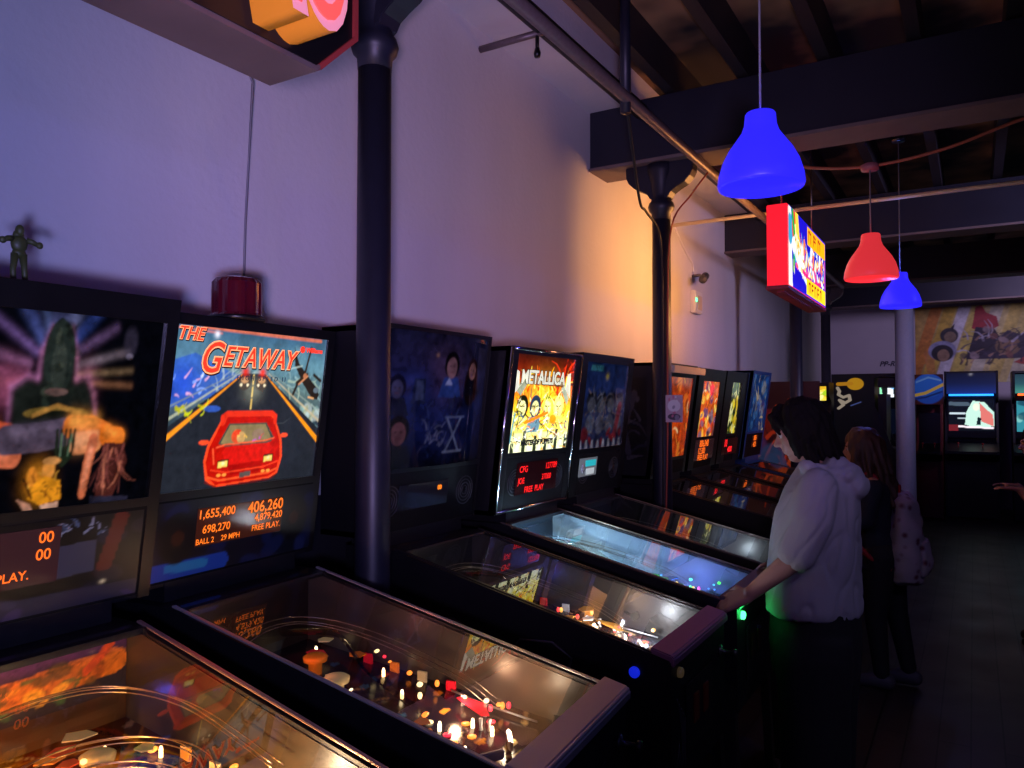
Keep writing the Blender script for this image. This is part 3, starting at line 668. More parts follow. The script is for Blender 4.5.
def m1_frame(o, sp, FM):
    a = Art(110, 60, '0c0a12', 1.9)
    a.blot(16, ['282440', '1c1a30', '302838'], .05, .14, 7, .6)
    a.line([(.2, .05), (.9, .1), (1.85, .08)], .1, '302c48', .8).blot(14, ['1c5a70', '4a3468', '702c38', '403858'], .04, .09, 8, .7, (.05, 0, 1.9, .22))
    a.poly([(1.15, .35), (1.55, .36), (1.54, .72), (1.15, .7)], '3a3a55').strokes(14, ['4a5a80', '8a90b0'], .14, .012, 3, (1.1, .78, 1.6, .92), 1.3).line([(1.72, .95), (1.62, .4)], .06, '6a2420', .8)
    a.glow(1.62, .22, .03, 'fff0c0', 1)
    a.mesh('panel_art', tuple(FM(-.31, 1.192, .0045) @ Vector((0, 0, 0))), (.62, 0, 0), tuple((FM(-.31, 1.405, .0045) @ Vector((0, 0, 0)))-(FM(-.31, 1.192, .0045) @ Vector((0, 0, 0)))), attmat('panel_print', .22, .4, .3), sp)
m1, bg, FM, sp, _ = pinball(.882, 'nearest pinball machine, dim green monster style backglass with an orange figure, at the left edge', dy=-.07, top=1.935, lean=.16, art=art_monster(), art_mat=attmat('backglass_m1', .62, .4, .1),
    display=dmd(-.21, .105, 1.262, 1.392, [('00', .95, .82, .036, 'RIGHT'), ('00', .94, .52, .036, 'RIGHT'), ('FREE PLAY.', .80, .2, .03, 'RIGHT')], R_ORG, 1.3, (.03, .012, .014), frame=m1_frame), seed=1,
    deck=('6a3c14', ['8a5418', 'c8801c', '5a2410', '284018', 'a03c18']), accents=[(1, .35, .04), (1, .7, .25), (1, .12, .03)], glow=(1, .55, .22), power=5,
    blade=mat('bronze_blade', (.05, .032, .015), .3, var=.5, bscale=8), rail=mat('copper_rail', (.55, .36, .3), .35, .7),
    lights={'pts': [(-.18, .98, .05, (1, .45, .12), 3), (-.14, .66, .03, (1, .5, .18), 8), (.1, .5, .04, (1, .72, .4), 4)]})
gm = mat('orange_lettering', (.4, .12, .02), .5, emis=(.9, .32, .06), es=.6); ym = mat('yellow_lettering', (.4, .3, .02), .5, emis=(.7, .5, .06), es=.55)
for s, z, m_, xo in (('G!', 1.545, gm, -.10), ('LING!', 1.50, ym, -.075), ('KING!', 1.455, ym, -.075)):
    text(s, .052, m_, bg, FM(xo, z, .004-.006+.0035), shear=.35, bold=.001, align='RIGHT', name='lettering')
# figurine
def figurine():
    o = thing('toy_figurine', 'small green humanoid figurine with arms out standing on the nearest machine', 'figurine', (.878, -1.702+1.08, 1.935))
    b = MB()
    for s in (-1, 1):
        b.tube([(s*.012, -.004, .004), (s*.012, 0, .03), (s*.008, 0, .066)], [.006, .006, .009], 8)
        b.ball((s*.012, -.008, .005), (.007, .013, .005), n=8)
        b.tube([(s*.015, 0, .098), (s*.026, -.004, .096), (s*.036, -.008, .09)], [.007, .006, .005], 8)
        b.ball((s*.038, -.01, .09), (.008, .006, .008), n=8)
    b.ball((0, 0, .068), (.015, .01, .012)).ball((0, 0, .088), (.018, .012, .02)).ball((0, -.001, .118), (.009, .01, .013)).ball((0, .004, .108), (.012, .009, .012))
    ob = b.build('body', mat('green_toy_plastic', (.05, .06, .015), .5, bump=.3, bscale=300), o)
figurine()

# ---- machine 2: red car glass
def art_car():
    asp = 1.445
    a = Art(300, 210, '2a3a44', asp)
    a.grad(['14161c', '1c222c', '2e3c46', '5a7472', '5c8a98', '39607e'])
    a.poly([(0, .5), (0, .78), (.2, .84), (.42, .76), (.62, .71), (.62, .62)], '2a5ac0', .75).glow(.12, .66, .16, '2450d8', .7)
    a.strokes(14, ['cfe0ff', 'e8b0d0', '8ab0ff'], .06, .008, 2, (.03, .55, .3, .74), .5).glow(.02, .6, .06, '1030a0', .8)
    a.strokes(40, ['8fb4b0', 'a8c8c0', '6a8c90', 'c8dccc'], .14, .007, 4, (.4, .55, .7, .78), 1.1, .5)
    a.strokes(60, ['9cc0bc', 'b8d0b0', '6a8c88', '40606a'], .16, .008, 6, (.85, .4, 1.44, .78), -.8, .55)
    a.blot(14, ['c8d8d0', '8ab0a8', 'a8a870'], .02, .06, 9, .5, (1.25, .3, 1.44, .5))
    a.blot(12, ['38505a', '6a9aa8'], .04, .1, 12, .35, (.6, .75, 1.4, .98))
    # road
    a.poly([(.03, .0), (-.3, -.1), (.62, .73), (.83, .73), (1.75, -.1), (1.4, 0)], '20242c')
    a.poly([(-.0, .0), (-.3, .2), (.62, .73), (.83, .73), (1.7, .2), (1.45, .0)], '22262e')
    a.glow(.72, .62, .1, '9aa08a', .5, .12)
    a.line([(.61, .72), (-.02, .29)], .003, 'ff9a20', 1, .018).line([(.84, .72), (1.46, .26)], .003, 'ff9a18', 1, .018)
    a.line([(.6, .735), (0, .42)], .003, 'b8c0a0', .8, .010).line([(.86, .735), (1.46, .4)], .003, 'c8b890', .8, .010)
    a.line([(.59, .74), (0, .5)], .002, '8a9888', .7, .006).line([(.88, .74), (1.46, .47)], .002, '98a898', .7, .006)
    a.line([(.72, .72), (.72, .66)], .005, 'ffe080').line([(.72, .64), (.72, .58)], .006, 'ffe080').line([(.72, .56), (.72, .5)], .007, 'd8b860')
    a.strokes(16, ['606a6c', '3c444c'], .25, .004, 13, (.5, .35, .95, .5), -1.2, .5)
    # two distant cars with red beacons
    for x in (.64, .80):
        a.ell(x, .665, .055, .045, '50463c').ell(x, .685, .035, .02, 'c89868').ell(x-.03, .655, .012, .01, 'fff0c0').ell(x+.03, .655, .012, .01, 'fff0c0')
        a.glow(x, .74, .04, 'ff3018', .95)
    # yellow blue bits
    a.strokes(10, ['d8e020', 'b8b820'], .08, .01, 15, (.05, .46, .3, .52), -.3).ell(.38, .5, .07, .02, '3a68d0', .7)
    v0_ = a.v; a.v = a.v/.745
    a.poly([(.35, .23), (.37, .36), (.47, .58), (.52, .63), (.93, .63), (.97, .58), (1.06, .38), (1.08, .22), (1.05, .07), (.97, .03), (.46, .0), (.38, .07)], 'ff4a20')
    a.poly([(.37, .22), (.39, .35), (.48, .57), (.53, .615), (.92, .615), (.96, .57), (1.04, .37), (1.06, .22), (1.03, .085), (.96, .045), (.47, .018), (.4, .085)], 'c01208')
    a.poly([(.47, .52), (.46, .61), (.51, .65), (.94, .65), (.99, .61), (.99, .52), (.96, .53), (.95, .6), (.52, .6), (.5, .53)], 'e83018')
    a.poly([(.46, .37), (.54, .54), (.89, .54), (.98, .4), (.94, .36), (.52, .345)], '40443c').poly([(.48, .375), (.55, .53), (.88, .53), (.95, .4), (.9, .37), (.54, .355)], '8a7a50')
    a.ell(.62, .43, .05, .06, 'e05028').ell(.66, .42, .04, .05, 'c8a060').ell(.82, .44, .06, .05, '907860').strokes(10, ['f0c050', 'c060c0', 'e03018'], .05, .008, 21, (.58, .38, .9, .48))
    a.ell(.34, .39, .045, .02, 'ff5028').ell(1.08, .42, .04, .02, 'ff5028')
    a.poly([(.5, .3), (.54, .345), (.93, .36), (.98, .31), (.9, .2), (.55, .18)], 'd81810').poly([(.56, .18), (.9, .2), (.86, .1), (.6, .09)], 'a80c08')
    a.line([(.4, .09), (.5, .055), (.95, .08), (1.03, .11)], .008, 'ff5a28').line([(.42, .15), (.55, .12), (.9, .14), (1.04, .18)], .006, 'ff4020').line([(.44, .2), (.42, .33)], .006, 'ff5a30')
    a.line([(.45, .34), (.52, .36), (.9, .38), (.98, .4)], .006, 'ff6038')
    for x, y in ((.52, .2), (.94, .22)):
        a.poly([(x-.05, y-.035), (x+.05, y-.03), (x+.05, y+.035), (x-.05, y+.03)], '40100a').poly([(x-.045, y-.035), (x+.04, y-.03), (x+.04, y+.02), (x-.045, y+.015)], 'ffd860').glow(x, y, .02, 'fff8c0', .8)
    for x in (.49, .54, .9, .95): a.ell(x, .1, .02, .012, 'ffa040')
    a.poly([(.68, .06), (.78, .07), (.78, .115), (.68, .105)], '5a504a').line([(.38, .05), (.5, -.01), (.98, .02), (1.04, .06)], .005, '701008')
    a.v = v0_
    a.poly([(1.1, .93), (1.16, .82), (1.26, .74), (1.37, .66), (1.42, .6), (1.4, .56), (1.33, .58), (1.22, .68), (1.12, .8)], '28201c')
    a.line([(1.16, .68), (1.26, .74)], .014, '38281e').line([(1.28, .93), (1.24, .76)], .01, '30241e').line([(1.34, .74), (1.42, .7)], .012, '2a2420').line([(1.13, .6), (1.17, .68)], .012, '2a2420').line([(1.18, .67), (1.27, .73)], .006, 'd89060').ell(1.38, .63, .03, .02, '607078').line([(1.3, .58), (1.36, .57)], .006, 'f0b070').ell(1.24, .73, .02, .02, 'c07850')
    a.line([(1.0, .76), (1.2, .8)], .005, 'c8e0d0', .6)
    # trim strip
    a.line([(.25, 1.0), (1.38, .985)], .012, 'd87050', .9).line([(0, .985), (.4, .97)], .006, 'f0806a', .6).glow(.36, .96, .03, 'f0f8ff', .9)
    return a.grain(.16, 30, 2).blur(1)
def m2_frame(o, sp, FM):
    a = Art(90, 40, '0a0c1c', 3)
    a.blot(30, ['0c1030', '141c4a', '0a0c18', '1a2050'], .1, .3, 17, .7).line([(.05, .1), (1.2, .1)], .12, '1c40a8', .9).line([(.3, .14), (.9, .12)], .06, '2a80b8', .8)
    for x in (.42, 2.58): a.ell(x, .52, .3, .34, '0c0a10').ell(x, .52, .1, .1, '3a1810')
    P = FM(-.31, 1.192, .0045) @ Vector((0, 0, 0)); Q = FM(-.31, 1.405, .0045) @ Vector((0, 0, 0))
    a.mesh('panel_art', tuple(P), (.62, 0, 0), tuple(Q-P), attmat('panel_print', .22, .4, .3), sp)
m2, bg, FM, sp, _ = pinball(1.635, 'pinball machine with a bright red car on its backglass, second from the left', art=art_car(), top=1.915, lean=.13, art_mat=attmat('backglass_car', 1.05, .3, .08), art_box=(.302, 1.432, 1.885), rz=.065, w=.665,
    display=dmd(-.165, .165, 1.268, 1.378, [('1,655,400', .0, .82, .036, 'LEFT'), ('406,260', 1.0, .80, .048, 'RIGHT'), ('4,879,420', 1.0, .5, .031, 'RIGHT'), ('698,270', .06, .42, .033, 'LEFT'), ('BALL 2    29 MPH', .0, .12, .023, 'LEFT'), ('FREE PLAY.', .985, .22, .026, 'RIGHT')], (1, .19, .012), 1.25, (.05, .012, .006), frame=m2_frame),
    seed=2, deck=('1c1018', ['30202a', '5a2030', '201828', '4a3830', '702818']), accents=[(1, .02, .05), (1, .25, .02), (1, .75, .35)], glow=(1, .7, .42), power=2.2, gi=(1, .75, .4),
    blade=mat('smoky_blade', (.075, .06, .048), .3, var=.4, bscale=5),
    lights={'pts': [(.12, .42, .05, (1, .55, .3), 1.1), (-.1, .85, .07, (1, .3, .2), .6), (.1, .25, .05, (1, .75, .5), .7)]})
rd = mat('red_title', (.6, .03, .01), .4, emis=(1, .04, .015), es=1.1); oy = mat('orange_title_edge', (.7, .3, .1), .4, emis=(1, .38, .16), es=1.2); dk = mat('dark_title_edge', (.02, .005, .005), .5)
def title(s, size, u, z, sx, k, sh=.3):
    text(s, size, dk, bg, FM(u+.002, z-.002, -.0032), shear=sh, bold=.0048*k, name='title_shadow', sx=sx, spacing=1.05)
    text(s, size, oy, bg, FM(u, z, -.0022), shear=sh, bold=.0032*k, name='title_edge', sx=sx, spacing=1.05)
    text(s, size, rd, bg, FM(u, z, -.0012), shear=sh, bold=.0004*k, name='title', sx=sx, spacing=1.05)
title('THE', .050, -.243, 1.862, .9, .7)
title('G', .125, -.170, 1.798, .8, 1.5); title('ETAWAY', .080, .016, 1.806, .84, 1.2)
text('HIGH SPEED II', .02, mat('dark_blue_title', (.02, .05, .09), .5), bg, FM(.03, 1.748, -.001), name='subtitle', spacing=1.6)
text('Williams', .022, rd, bg, FM(.245, 1.845, -.001), bold=.0006, name='maker_name')
bgr = MB().lathe([(.006, 0), (.006, .001), (.011, .001), (.011, 0)], 16, m=FM(.19, 1.846, -.001)).build('maker_mark', rd, bg)
# beacon
o = thing('beacon_light', 'dark red ribbed beacon drum on top of the red car machine', 'beacon', (1.515, -.555, 1.917))
b = MB(); prof = []
vs = []; n = 48; fs = []
hs = [0, .012, .02, .11, .122, .13]; rs = [.075, .075, .068, .068, .062, .03]
for h, r in zip(hs, rs):
    for k in range(n):
        rr = r+(.0035 if (k % 4 < 2 and .015 < h < .12) else 0); vs.append((rr*math.cos(2*PI*k/n), rr*math.sin(2*PI*k/n), h))
for i in range(5):
    for k in range(n): fs.append((i*n+k, i*n+(k+1) % n, (i+1)*n+(k+1) % n, (i+1)*n+k))
fs.append(tuple(range(5*n, 6*n))); b.add(vs, fs, 0, False).build('lens', mat('red_lens', (.07, .005, .012), .12, coat=.5), o)
MB().lathe([(.08, 0), (.08, .012), (.07, .014)], 32).build('base', M_TRIM, o)

# ---- machine 3: dim blue portraits, bulging plastic front
def art_dim():
    a = Art(200, 170, '0c1020', 1.05)
    a.grad(['0a0c18', '141c48', '1a2450', '28284a', '1e2038'])
    a.glow(.55, .72, .3, '503850', .6).glow(.25, .6, .2, '203070', .7).glow(.6, .25, .2, '202858', .8)
    def face(x, y, r, c, h='0c0a10', body='1a2450'):
        a.ell(x, y+r*.2, r*.95, r*1.2, h).poly([(x-r*1.5, y-r*2.8), (x-r*.9, y-r*1.0), (x+r*.9, y-r*1.0), (x+r*1.5, y-r*2.8)], body).ell(x, y-.1*r, r*.66, r*.95, c).ell(x-.24*r, y+.05*r, r*.13, r*.06, '20141a').ell(x+.24*r, y+.05*r, r*.13, r*.06, '20141a').line([(x-.18*r, y-.5*r), (x+.18*r, y-.5*r)], .004, '603038').line([(x, y), (x+.03, y-.25*r)], .003, '6a4848', .6)
    a.ell(.83, .62, .085, .17, '1a0e10'); face(.84, .74, .07, '9a6a62', '2a1414', '0c0c18'); a.ell(.9, .62, .03, .13, '3a1c18', .7)
    face(.58, .76, .085, '8a6468', '0e0c12', '283c78'); a.poly([(.52, .62), (.56, .68), (.6, .62)], 'a0a8c8', .7)
    face(.14, .26, .09, '6a4448', '0c0810', '101020'); face(.1, .58, .07, '40405c', '141428', '141830')
    a.poly([(.22, .47), (.34, .47), (.33, .66), (.23, .66)], '202848').poly([(.25, .5), (.32, .5), (.31, .64), (.25, .64)], '3a4464')
    a.strokes(60, ['38508a', '506090', '202c5a', '6a5a70'], .12, .004, 31, (.3, .06, 1.0, .45), 1.4, .4)
    a.line([(.58, .1), (.74, .36)], .01, '6a7490').line([(.74, .1), (.58, .36)], .01, '6a7490').line([(.56, .1), (.78, .1)], .006, '8088a0').line([(.56, .37), (.78, .37)], .006, '606a88')
    a.strokes(24, ['8a90a8', '4a5478'], .08, .005, 32, (.36, .15, .56, .3), 1.3, .5).glow(.42, .84, .02, 'c09060', .5)
    return a.grain(.5, 14, 3).blur(2)
def m3_disp(o, sp, FM):
    text('00', .028, mat('display_dots_22_1', 0), sp, FM(.06, 1.33, .0085), name='display_digits') if 'display_dots_22_1' in MATS else text('00', .028, mat('orange_digit', (.3, .06, 0), .5, emis=(1, .22, .01), es=1.8), sp, FM(.06, 1.33, .0085), name='display_digits')
    MB().box(-.2, .12, -.05, .05, 0, .002, m=FM(.0, 1.31, .0055)).build('display', mat('dark_display_glass', (.02, .022, .026), .08), sp)
def side3(o):
    gl = mat('grey_outline_print', (.05, .045, .05), .4)
    for pts in ([(.35, .72), (.33, .8), (.4, .84), (.52, .83), (.56, .78), (.64, .77), (.68, .82), (.8, .86), (.9, .84), (.9, .79), (.8, .78), (.74, .7), (.66, .66)],):
        MB().tube([(-.283, y, z+.06) for y, z in pts], .004, 5).build('outline_print', gl, o)
    b = MB()
    for k in range(5): b.tube(smooth_pts([(-.24+.02*k, -.0015, .58-.01*k), (-.2+.01*k, -.0015, .68), (-.235+.02*k, -.0015, .78-.02*k)], 4), .002, 4)
    b.build('scribble_print', gl, o)
m3, bg, FM, sp, _ = pinball(2.5, 'machine with dim blue unlit backglass of faces, just behind the first column', top=1.968, lean=.12, art=art_dim(), art_box=(.335, 1.43, 1.952), art_mat=attmat('backglass_m3', .14, .5, .06), bulge=.035,
    display=m3_disp, seed=3, deck=('201c22', ['3a3a44', '5a4030', '6a6a74', '702820']), accents=[(1, .5, .1), (1, .05, .05), (.8, .85, 1)], glow=(.9, .9, 1), gi=(1, .85, .6), side=side3,
    blade=mat('grey_blade', (.06, .055, .052), .35, var=.3, bscale=6), rail=mat('black_rail', (.03, .028, .03), .35, .5),
    lights={'pts': [(.12, .24, .06, (.85, .9, 1), 2.6), (.05, .4, .06, (1, .7, .4), .8)], 'flip': (.01, .03, 1.)})
for p_ in m3.children:
    if p_.name.startswith('lockbar'):
        p_.data.materials.clear(); p_.data.materials.append(mat('mauve_lockbar', (.3, .14, .24), .4, .6))

# ---- machine 4: bright yellow glass
def art_band():
    a = Art(230, 240, '501008', .86)
    a.grad(['e8f0c0', 'f8f090', 'ffd830', 'e87010', '7a1c08', '300c08'])
    a.glow(.43, .5, .3, 'ffe840', .9).strokes(80, ['ffb010', 'ffe850', 'ff7010', 'e03808'], .16, .012, 41, (.05, .45, .8, .72), 1.5)
    a.strokes(26, ['a01808', '501008', 'd03010'], .2, .016, 42, (.6, .6, .85, .95), 1.2)
    # stone shapes around and pale rocks
    a.poly([(.03, .63), (.12, .78), (.2, .74), (.1, .58)], '8a9078').poly([(.72, .72), (.82, .56), (.8, .48), (.68, .66)], '98a088')
    # four pale crowd heads
    for x, c in ((.14, '101408'), (.32, '203048'), (.50, 'e8e850'), (.67, 'f8f080')):
        a.ell(x, .47, .08, .12, c).ell(x, .45, .05, .08, 'fdf8a0', .9).line([(x-.035, .475), (x-.012, .47)], .007, '302008').line([(x+.012, .47), (x+.035, .475)], .007, '302008').line([(x, .46), (x-.006, .435)], .004, 'a06018').poly([(x-.08, .36), (x+.08, .36), (x+.1, .2), (x-.1, .2)], R_(x)).strokes(10, [c, 'fff8c0', '403010'], .09, .007, int(x*100), (x-.08, .36, x+.08, .58), 1.5)
    a.strokes(70, ['202018', '305070', 'e07020', 'fffce0', '1c1c14', 'c8b820'], .1, .009, 43, (.02, .14, .84, .4))
    for i in range(11):
        x = .03+i*.078; a.poly([(x, 0), (x+.05, 0), (x+.045, .1+.06*(i % 3)), (x+.005, .1+.06*(i % 3))], 'f0f4c8' if i % 2 else '283020'); a.line([(x, .12), (x+.05, .1)], .006, '30382c')
    a.strokes(40, ['fffff0', '303828', 'd8e0a0', 'f0a020'], .07, .008, 44, (.02, .0, .84, .16))
    a.strokes(60, ['181810', '403818', 'fffff0', 'd06010'], .09, .006, 45, (.02, .1, .82, .42), None, .8)
    a.line([(.2, .3), (.5, .4)], .016, 'ff8010').ell(.6, .33, .05, .05, 'ff9818')
    a.line([(.02, .1), (.05, .4)], .01, '4a90a0').poly([(.25, .80), (.72, .79), (.72, .68), (.25, .70)], '5a3418', .8)
    for i in range(7): a.poly([(.24+i*.07, .70), (.29+i*.07, .70), (.29+i*.07, .78), (.24+i*.07, .78)], 'b8a888' if i % 2 else '8a7458')
    return a.grain(.2, 30, 4).blur(1)
def R_(x): return ['f0e060', '6a90a0', 'fff8c0', 'e8d840'][int(x*6) % 4]
def m4_disp(o, sp, FM):
    ch = mat('chrome_trim', (.75, .75, .8), .15, 1)
    for u in (-.348, .348):
        P = FM(u, 1.18, .002); Q = FM(u, 1.925, .002)
        MB().tube([P @ Vector((0, 0, 0)), Q @ Vector((0, 0, 0))], .008, 8).build('chrome_edge', ch, o)
    P = FM(-.35, 1.922, .002) @ Vector((0, 0, 0)); Q = FM(.35, 1.922, .002) @ Vector((0, 0, 0)); MB().tube([P, Q], .008, 8).build('chrome_edge', ch, o)
    P = FM(-.35, 1.185, .004) @ Vector((0, 0, 0)); Q = FM(.35, 1.185, .004) @ Vector((0, 0, 0)); MB().tube([P, Q], .007, 8).build('chrome_edge', ch, o)
m4, bg, FM, sp, _ = pinball(3.24, 'pinball machine with the bright yellow band backglass and chrome edges, played by the woman', dy=0, yb=1.050, top=1.93, lean=.13, art=art_band(), art_box=(.29, 1.45, 1.90), art_mat=attmat('backglass_band', 1.6, .3, .08),
    display=dmd(-.2, .2, 1.25, 1.40, [('CFG', .06, .78, .042, 'LEFT'), ('127789', .98, .8, .042, 'RIGHT'), ('JOE', .05, .42, .04, 'LEFT'), ('37000', .85, .45, .04, 'RIGHT'), ('FREE  PLAY', .45, .12, .04, 'CENTER')], (1, .008, .008), 1.3, (.012, .002, .003), frame=m4_disp),
    seed=4, deck=('1c3448', ['2a5070', '3a90a8', '183048', '60b0c0']), accents=[(.1, 1, .1), (.1, .4, 1), (1, .1, .6), (1, .7, .1)], glow=(.6, .8, 1), gi=(.7, .85, 1),
    blade=mat('mirror_blue_blade', (.30, .42, .5), .5, .0, var=.3, bscale=6), rail=mat('bronze_rail', (.3, .24, .2), .35, .8),
    lights={'pts': [(.0, .93, .07, (.55, .8, 1), 5), (.05, .65, .06, (.4, .65, 1), 1.6), (.12, .33, .05, (.2, .25, 1), 1.5)], 'button': (.05, 1, .2), 'button_es': 5})
wl = mat('pale_title', (.6, .6, .5), .5, emis=(.75, .76, .55), es=1.0); bt = mat('black_title_edge', (.02, .02, .015), .5)
text('METALLICA', .088, bt, bg, FM(-.02, 1.795, -.003), bold=.005, name='title_shadow', sx=.95)
text('METALLICA', .088, wl, bg, FM(-.02, 1.795, -.002), bold=.002, name='title', sx=.95)
for s in (-1, 1): MB().prism([(s*.23, -.05), (s*.27, .03), (s*.24, .02), (s*.29, -.1), (s*.19, -.02)], 'z', 0, .001, m=FM(-.02, 1.80, -.0015)).build('title_spike', wl, bg)
text('MASTER OF PUPPETS', .034, bt, bg, FM(-.02, 1.49, -.002), bold=.002, name='caption', sx=1)
l = bpy.data.lights.new('start_button_lamp', 'POINT'); l.energy = .14; l.color = (.03, 1, .2); l.shadow_soft_size = .02
link('start_button_lamp', l, m4).location = (-.20, -.035, .875)

# ---- machine 5: dim grey blue
def art_grey():
    a = Art(130, 130, '141a34', 1)
    a.grad(['20223a', '20284a', '1c2a58', '14244c']).glow(.5, .85, .05, 'a09030', .8)
    for x in (.2, .42, .65, .85): a.ell(x, .55, .12, .1, '20222e').ell(x, .5, .09, .09, '4a4c58').line([(x-.08, .62), (x+.06, .64)], .02, '0a0a10').ell(x, .28, .1, .12, '50505e', .8)
    a.strokes(50, ['5a5c6c', '2a2c3c', '38506a', '6a5a50'], .16, .01, 51, (.05, .2, .95, .65)).blot(8, ['701a20', '58141a'], .03, .08, 52, .9, (.05, .05, .95, .2)).line([(.8, .1), (.88, .5)], .05, '702028', .8)
    for i in range(8): a.poly([(i*.13, 0), (i*.13+.07, 0), (i*.13+.05, .1), (i*.13+.01, .1)], '7a7a88')
    a.poly([(.1, .9), (.4, .9), (.38, .97), (.12, .97)], '306a78')
    return a.grain(.5, 16, 5).blur(2)
def m5_disp(o, sp, FM):
    b = MB().box(-.11, .11, -.05, .05, 0, .003, m=FM(-.16, 1.33, .006)).build('display', mat('badge_grey', (.15, .16, .17), .4, emis=(.2, .22, .24), es=.4), sp)
    for z, c, w in ((1.35, (.02, .42, .45), .065), (1.305, (.45, .5, .5), .05)):
        MB().box(-w, w, -.017, .017, 0, .002, m=FM(-.135, z, .01)).build('badge_panel', mat('badge_%d' % int(c[0]*99), c, .4, emis=c, es=.8), sp)
    MB().lathe([(.0, .0), (.025, 0), (.025, .002), (0, .003)], 14, m=FM(-.225, 1.325, .01)).build('badge_emblem', M_WHITE, sp)
m5 = pinball(3.98, 'pinball machine with dim grey blue backglass and small teal badge, left of poster column', dy=0, yb=1.055, top=1.945, lean=.12, art=art_grey(), art_box=(.285, 1.43, 1.90), art_mat=attmat('backglass_m5', .32, .5, .08),
    display=m5_disp, seed=5, deck=('101820', ['303c48', '182838', '506070']), accents=[(.7, .85, 1), (.4, .7, 1), (1, .3, .1)], glow=(.7, .85, 1), gi=(.8, .9, 1), rail=mat('bronze_rail', 0),
    lights={'pts': [(.14, .3, .06, (.7, .85, 1), 2.0), (.0, .5, .07, (.6, .75, 1), .8)]})

# ---- machines 6 to 9
def art_far(cols, bg, seed, extra=None):
    a = Art(90, 90, bg, 1); a.blot(40, cols, .04, .14, seed, .85).strokes(40, cols+['281008', 'ffe0a0'], .2, .015, seed+1)
    if extra: extra(a)
    return a.grain(.4, 14, seed).blur(1)
m6 = pinball(5.18, 'pinball machine with orange lit backglass and cream top, half hidden by the poster column', dy=0, yb=1.060, top=1.95, lean=.14, art=art_far(['c84810', 'e07020', '8a2c0c', 'f09030'], 'b84010', 61), art_box=(.30, 1.30, 1.86), art_mat=attmat('backglass_m6', .6, .4, .1), seed=6, detail=1,
    deck=('180c0a', ['40180c', '602010', '301418']), accents=[(1, .2, .05), (1, .5, .1)], glow=(1, .4, .15), power=.5, rail=mat('black_rail', 0))
o = m6[0]; MB().box(-.34, .34, -.0, .05, 0, .04, m=m6[2](0, 1.885, .03)).build('top_trim', M_CREAM, o, .004)
sd = Art(40, 60, '0a0a0e', .5).strokes(16, ['6a6a78', '4a4a5c', '8a8a90'], .3, .03, 66).line([(.3, .8), (.12, .4), (.2, .1)], .05, '70707c')
sd.mesh('side_art', (-.352, 1.3, 1.3), (0, -.22, 0), (0, 0, .55), attmat('paper_print_dim', 0, .18, .4), o)
m7 = pinball(5.95, 'pinball machine with orange yellow backglass and orange score lines, right of poster column', dy=0, yb=1.060, top=1.945, lean=.14, art=art_far(['f07818', 'ffb838', 'e03828', 'ffd860', '5a4068'], 'd05818', 71, lambda a: a.ell(.6, .85, .14, .1, 'f03040').blot(14, ['403040', '6a5a70', '8a3820'], .05, .12, 72, .8, (0, 0, 1, .4))), art_box=(.22, 1.42, 1.85), art_mat=attmat('backglass_m7', .9, .4, .1),
    display=dmd(-.24, .24, 1.24, 1.40, [('806,040', .45, .78, .075, 'CENTER'), ('12,300', .35, .42, .07, 'CENTER'), ('FREE PLAY', .45, .1, .06, 'CENTER')], (1, .15, .01), 1.3, (.03, .01, .008)), seed=7, detail=1,
    deck=('1c1008', ['50280c', '703410', '401c10']), accents=[(1, .3, .05), (1, .6, .1)], glow=(1, .5, .2), power=.5, rail=mat('black_rail', 0))
m8 = pinball(6.69, 'pinball machine seen edge on with yellow green backglass sliver and red digits', dy=0, yb=1.060, top=1.95, lean=.14, art=art_far(['d8d040', 'e8c020', '506820', 'f0f0a0', '203010'], '283018', 81), art_box=(.14, 1.42, 1.86), art_mat=attmat('backglass_m8', .8, .4, .1),
    display=dmd(-.24, .24, 1.24, 1.38, [('10', .2, .7, .09, 'CENTER'), ('4000', .5, .3, .07, 'CENTER')], (1, .015, .02), 1.6, (.02, .004, .004)), seed=8, detail=1,
    deck=('180c08', ['402010', '301408']), accents=[(1, .3, .1)], glow=(1, .4, .2), power=.4, rail=mat('black_rail', 0))
m9 = pinball(7.43, 'blue pinball machine with pale blue backglass and orange digits, last in the visible row', dy=0, yb=1.030, top=1.98, lean=.14, cab=mat('blue_cabinet_paint', (.01, .06, .2), .4, emis=(.0, .03, .1), es=.0), art=art_far(['1c5aa0', '3a70a8', '8a9098', '144078'], '103c78', 91), art_box=(.31, 1.42, 1.95), trim=mat('blue_trim_paint', (.01, .07, .24), .4), art_mat=attmat('backglass_m9', .32, .5, .1),
    display=dmd(-.1, .12, 1.27, 1.38, [('806', .5, .75, .07, 'CENTER'), ('420', .5, .2, .07, 'CENTER')], (1, .15, .01), 1.3, (.02, .01, .01)), seed=9, detail=1,
    deck=('200c08', ['50200c', '602818']), accents=[(1, .2, .05)], glow=(1, .35, .12), power=.6, rail=mat('black_rail', 0))

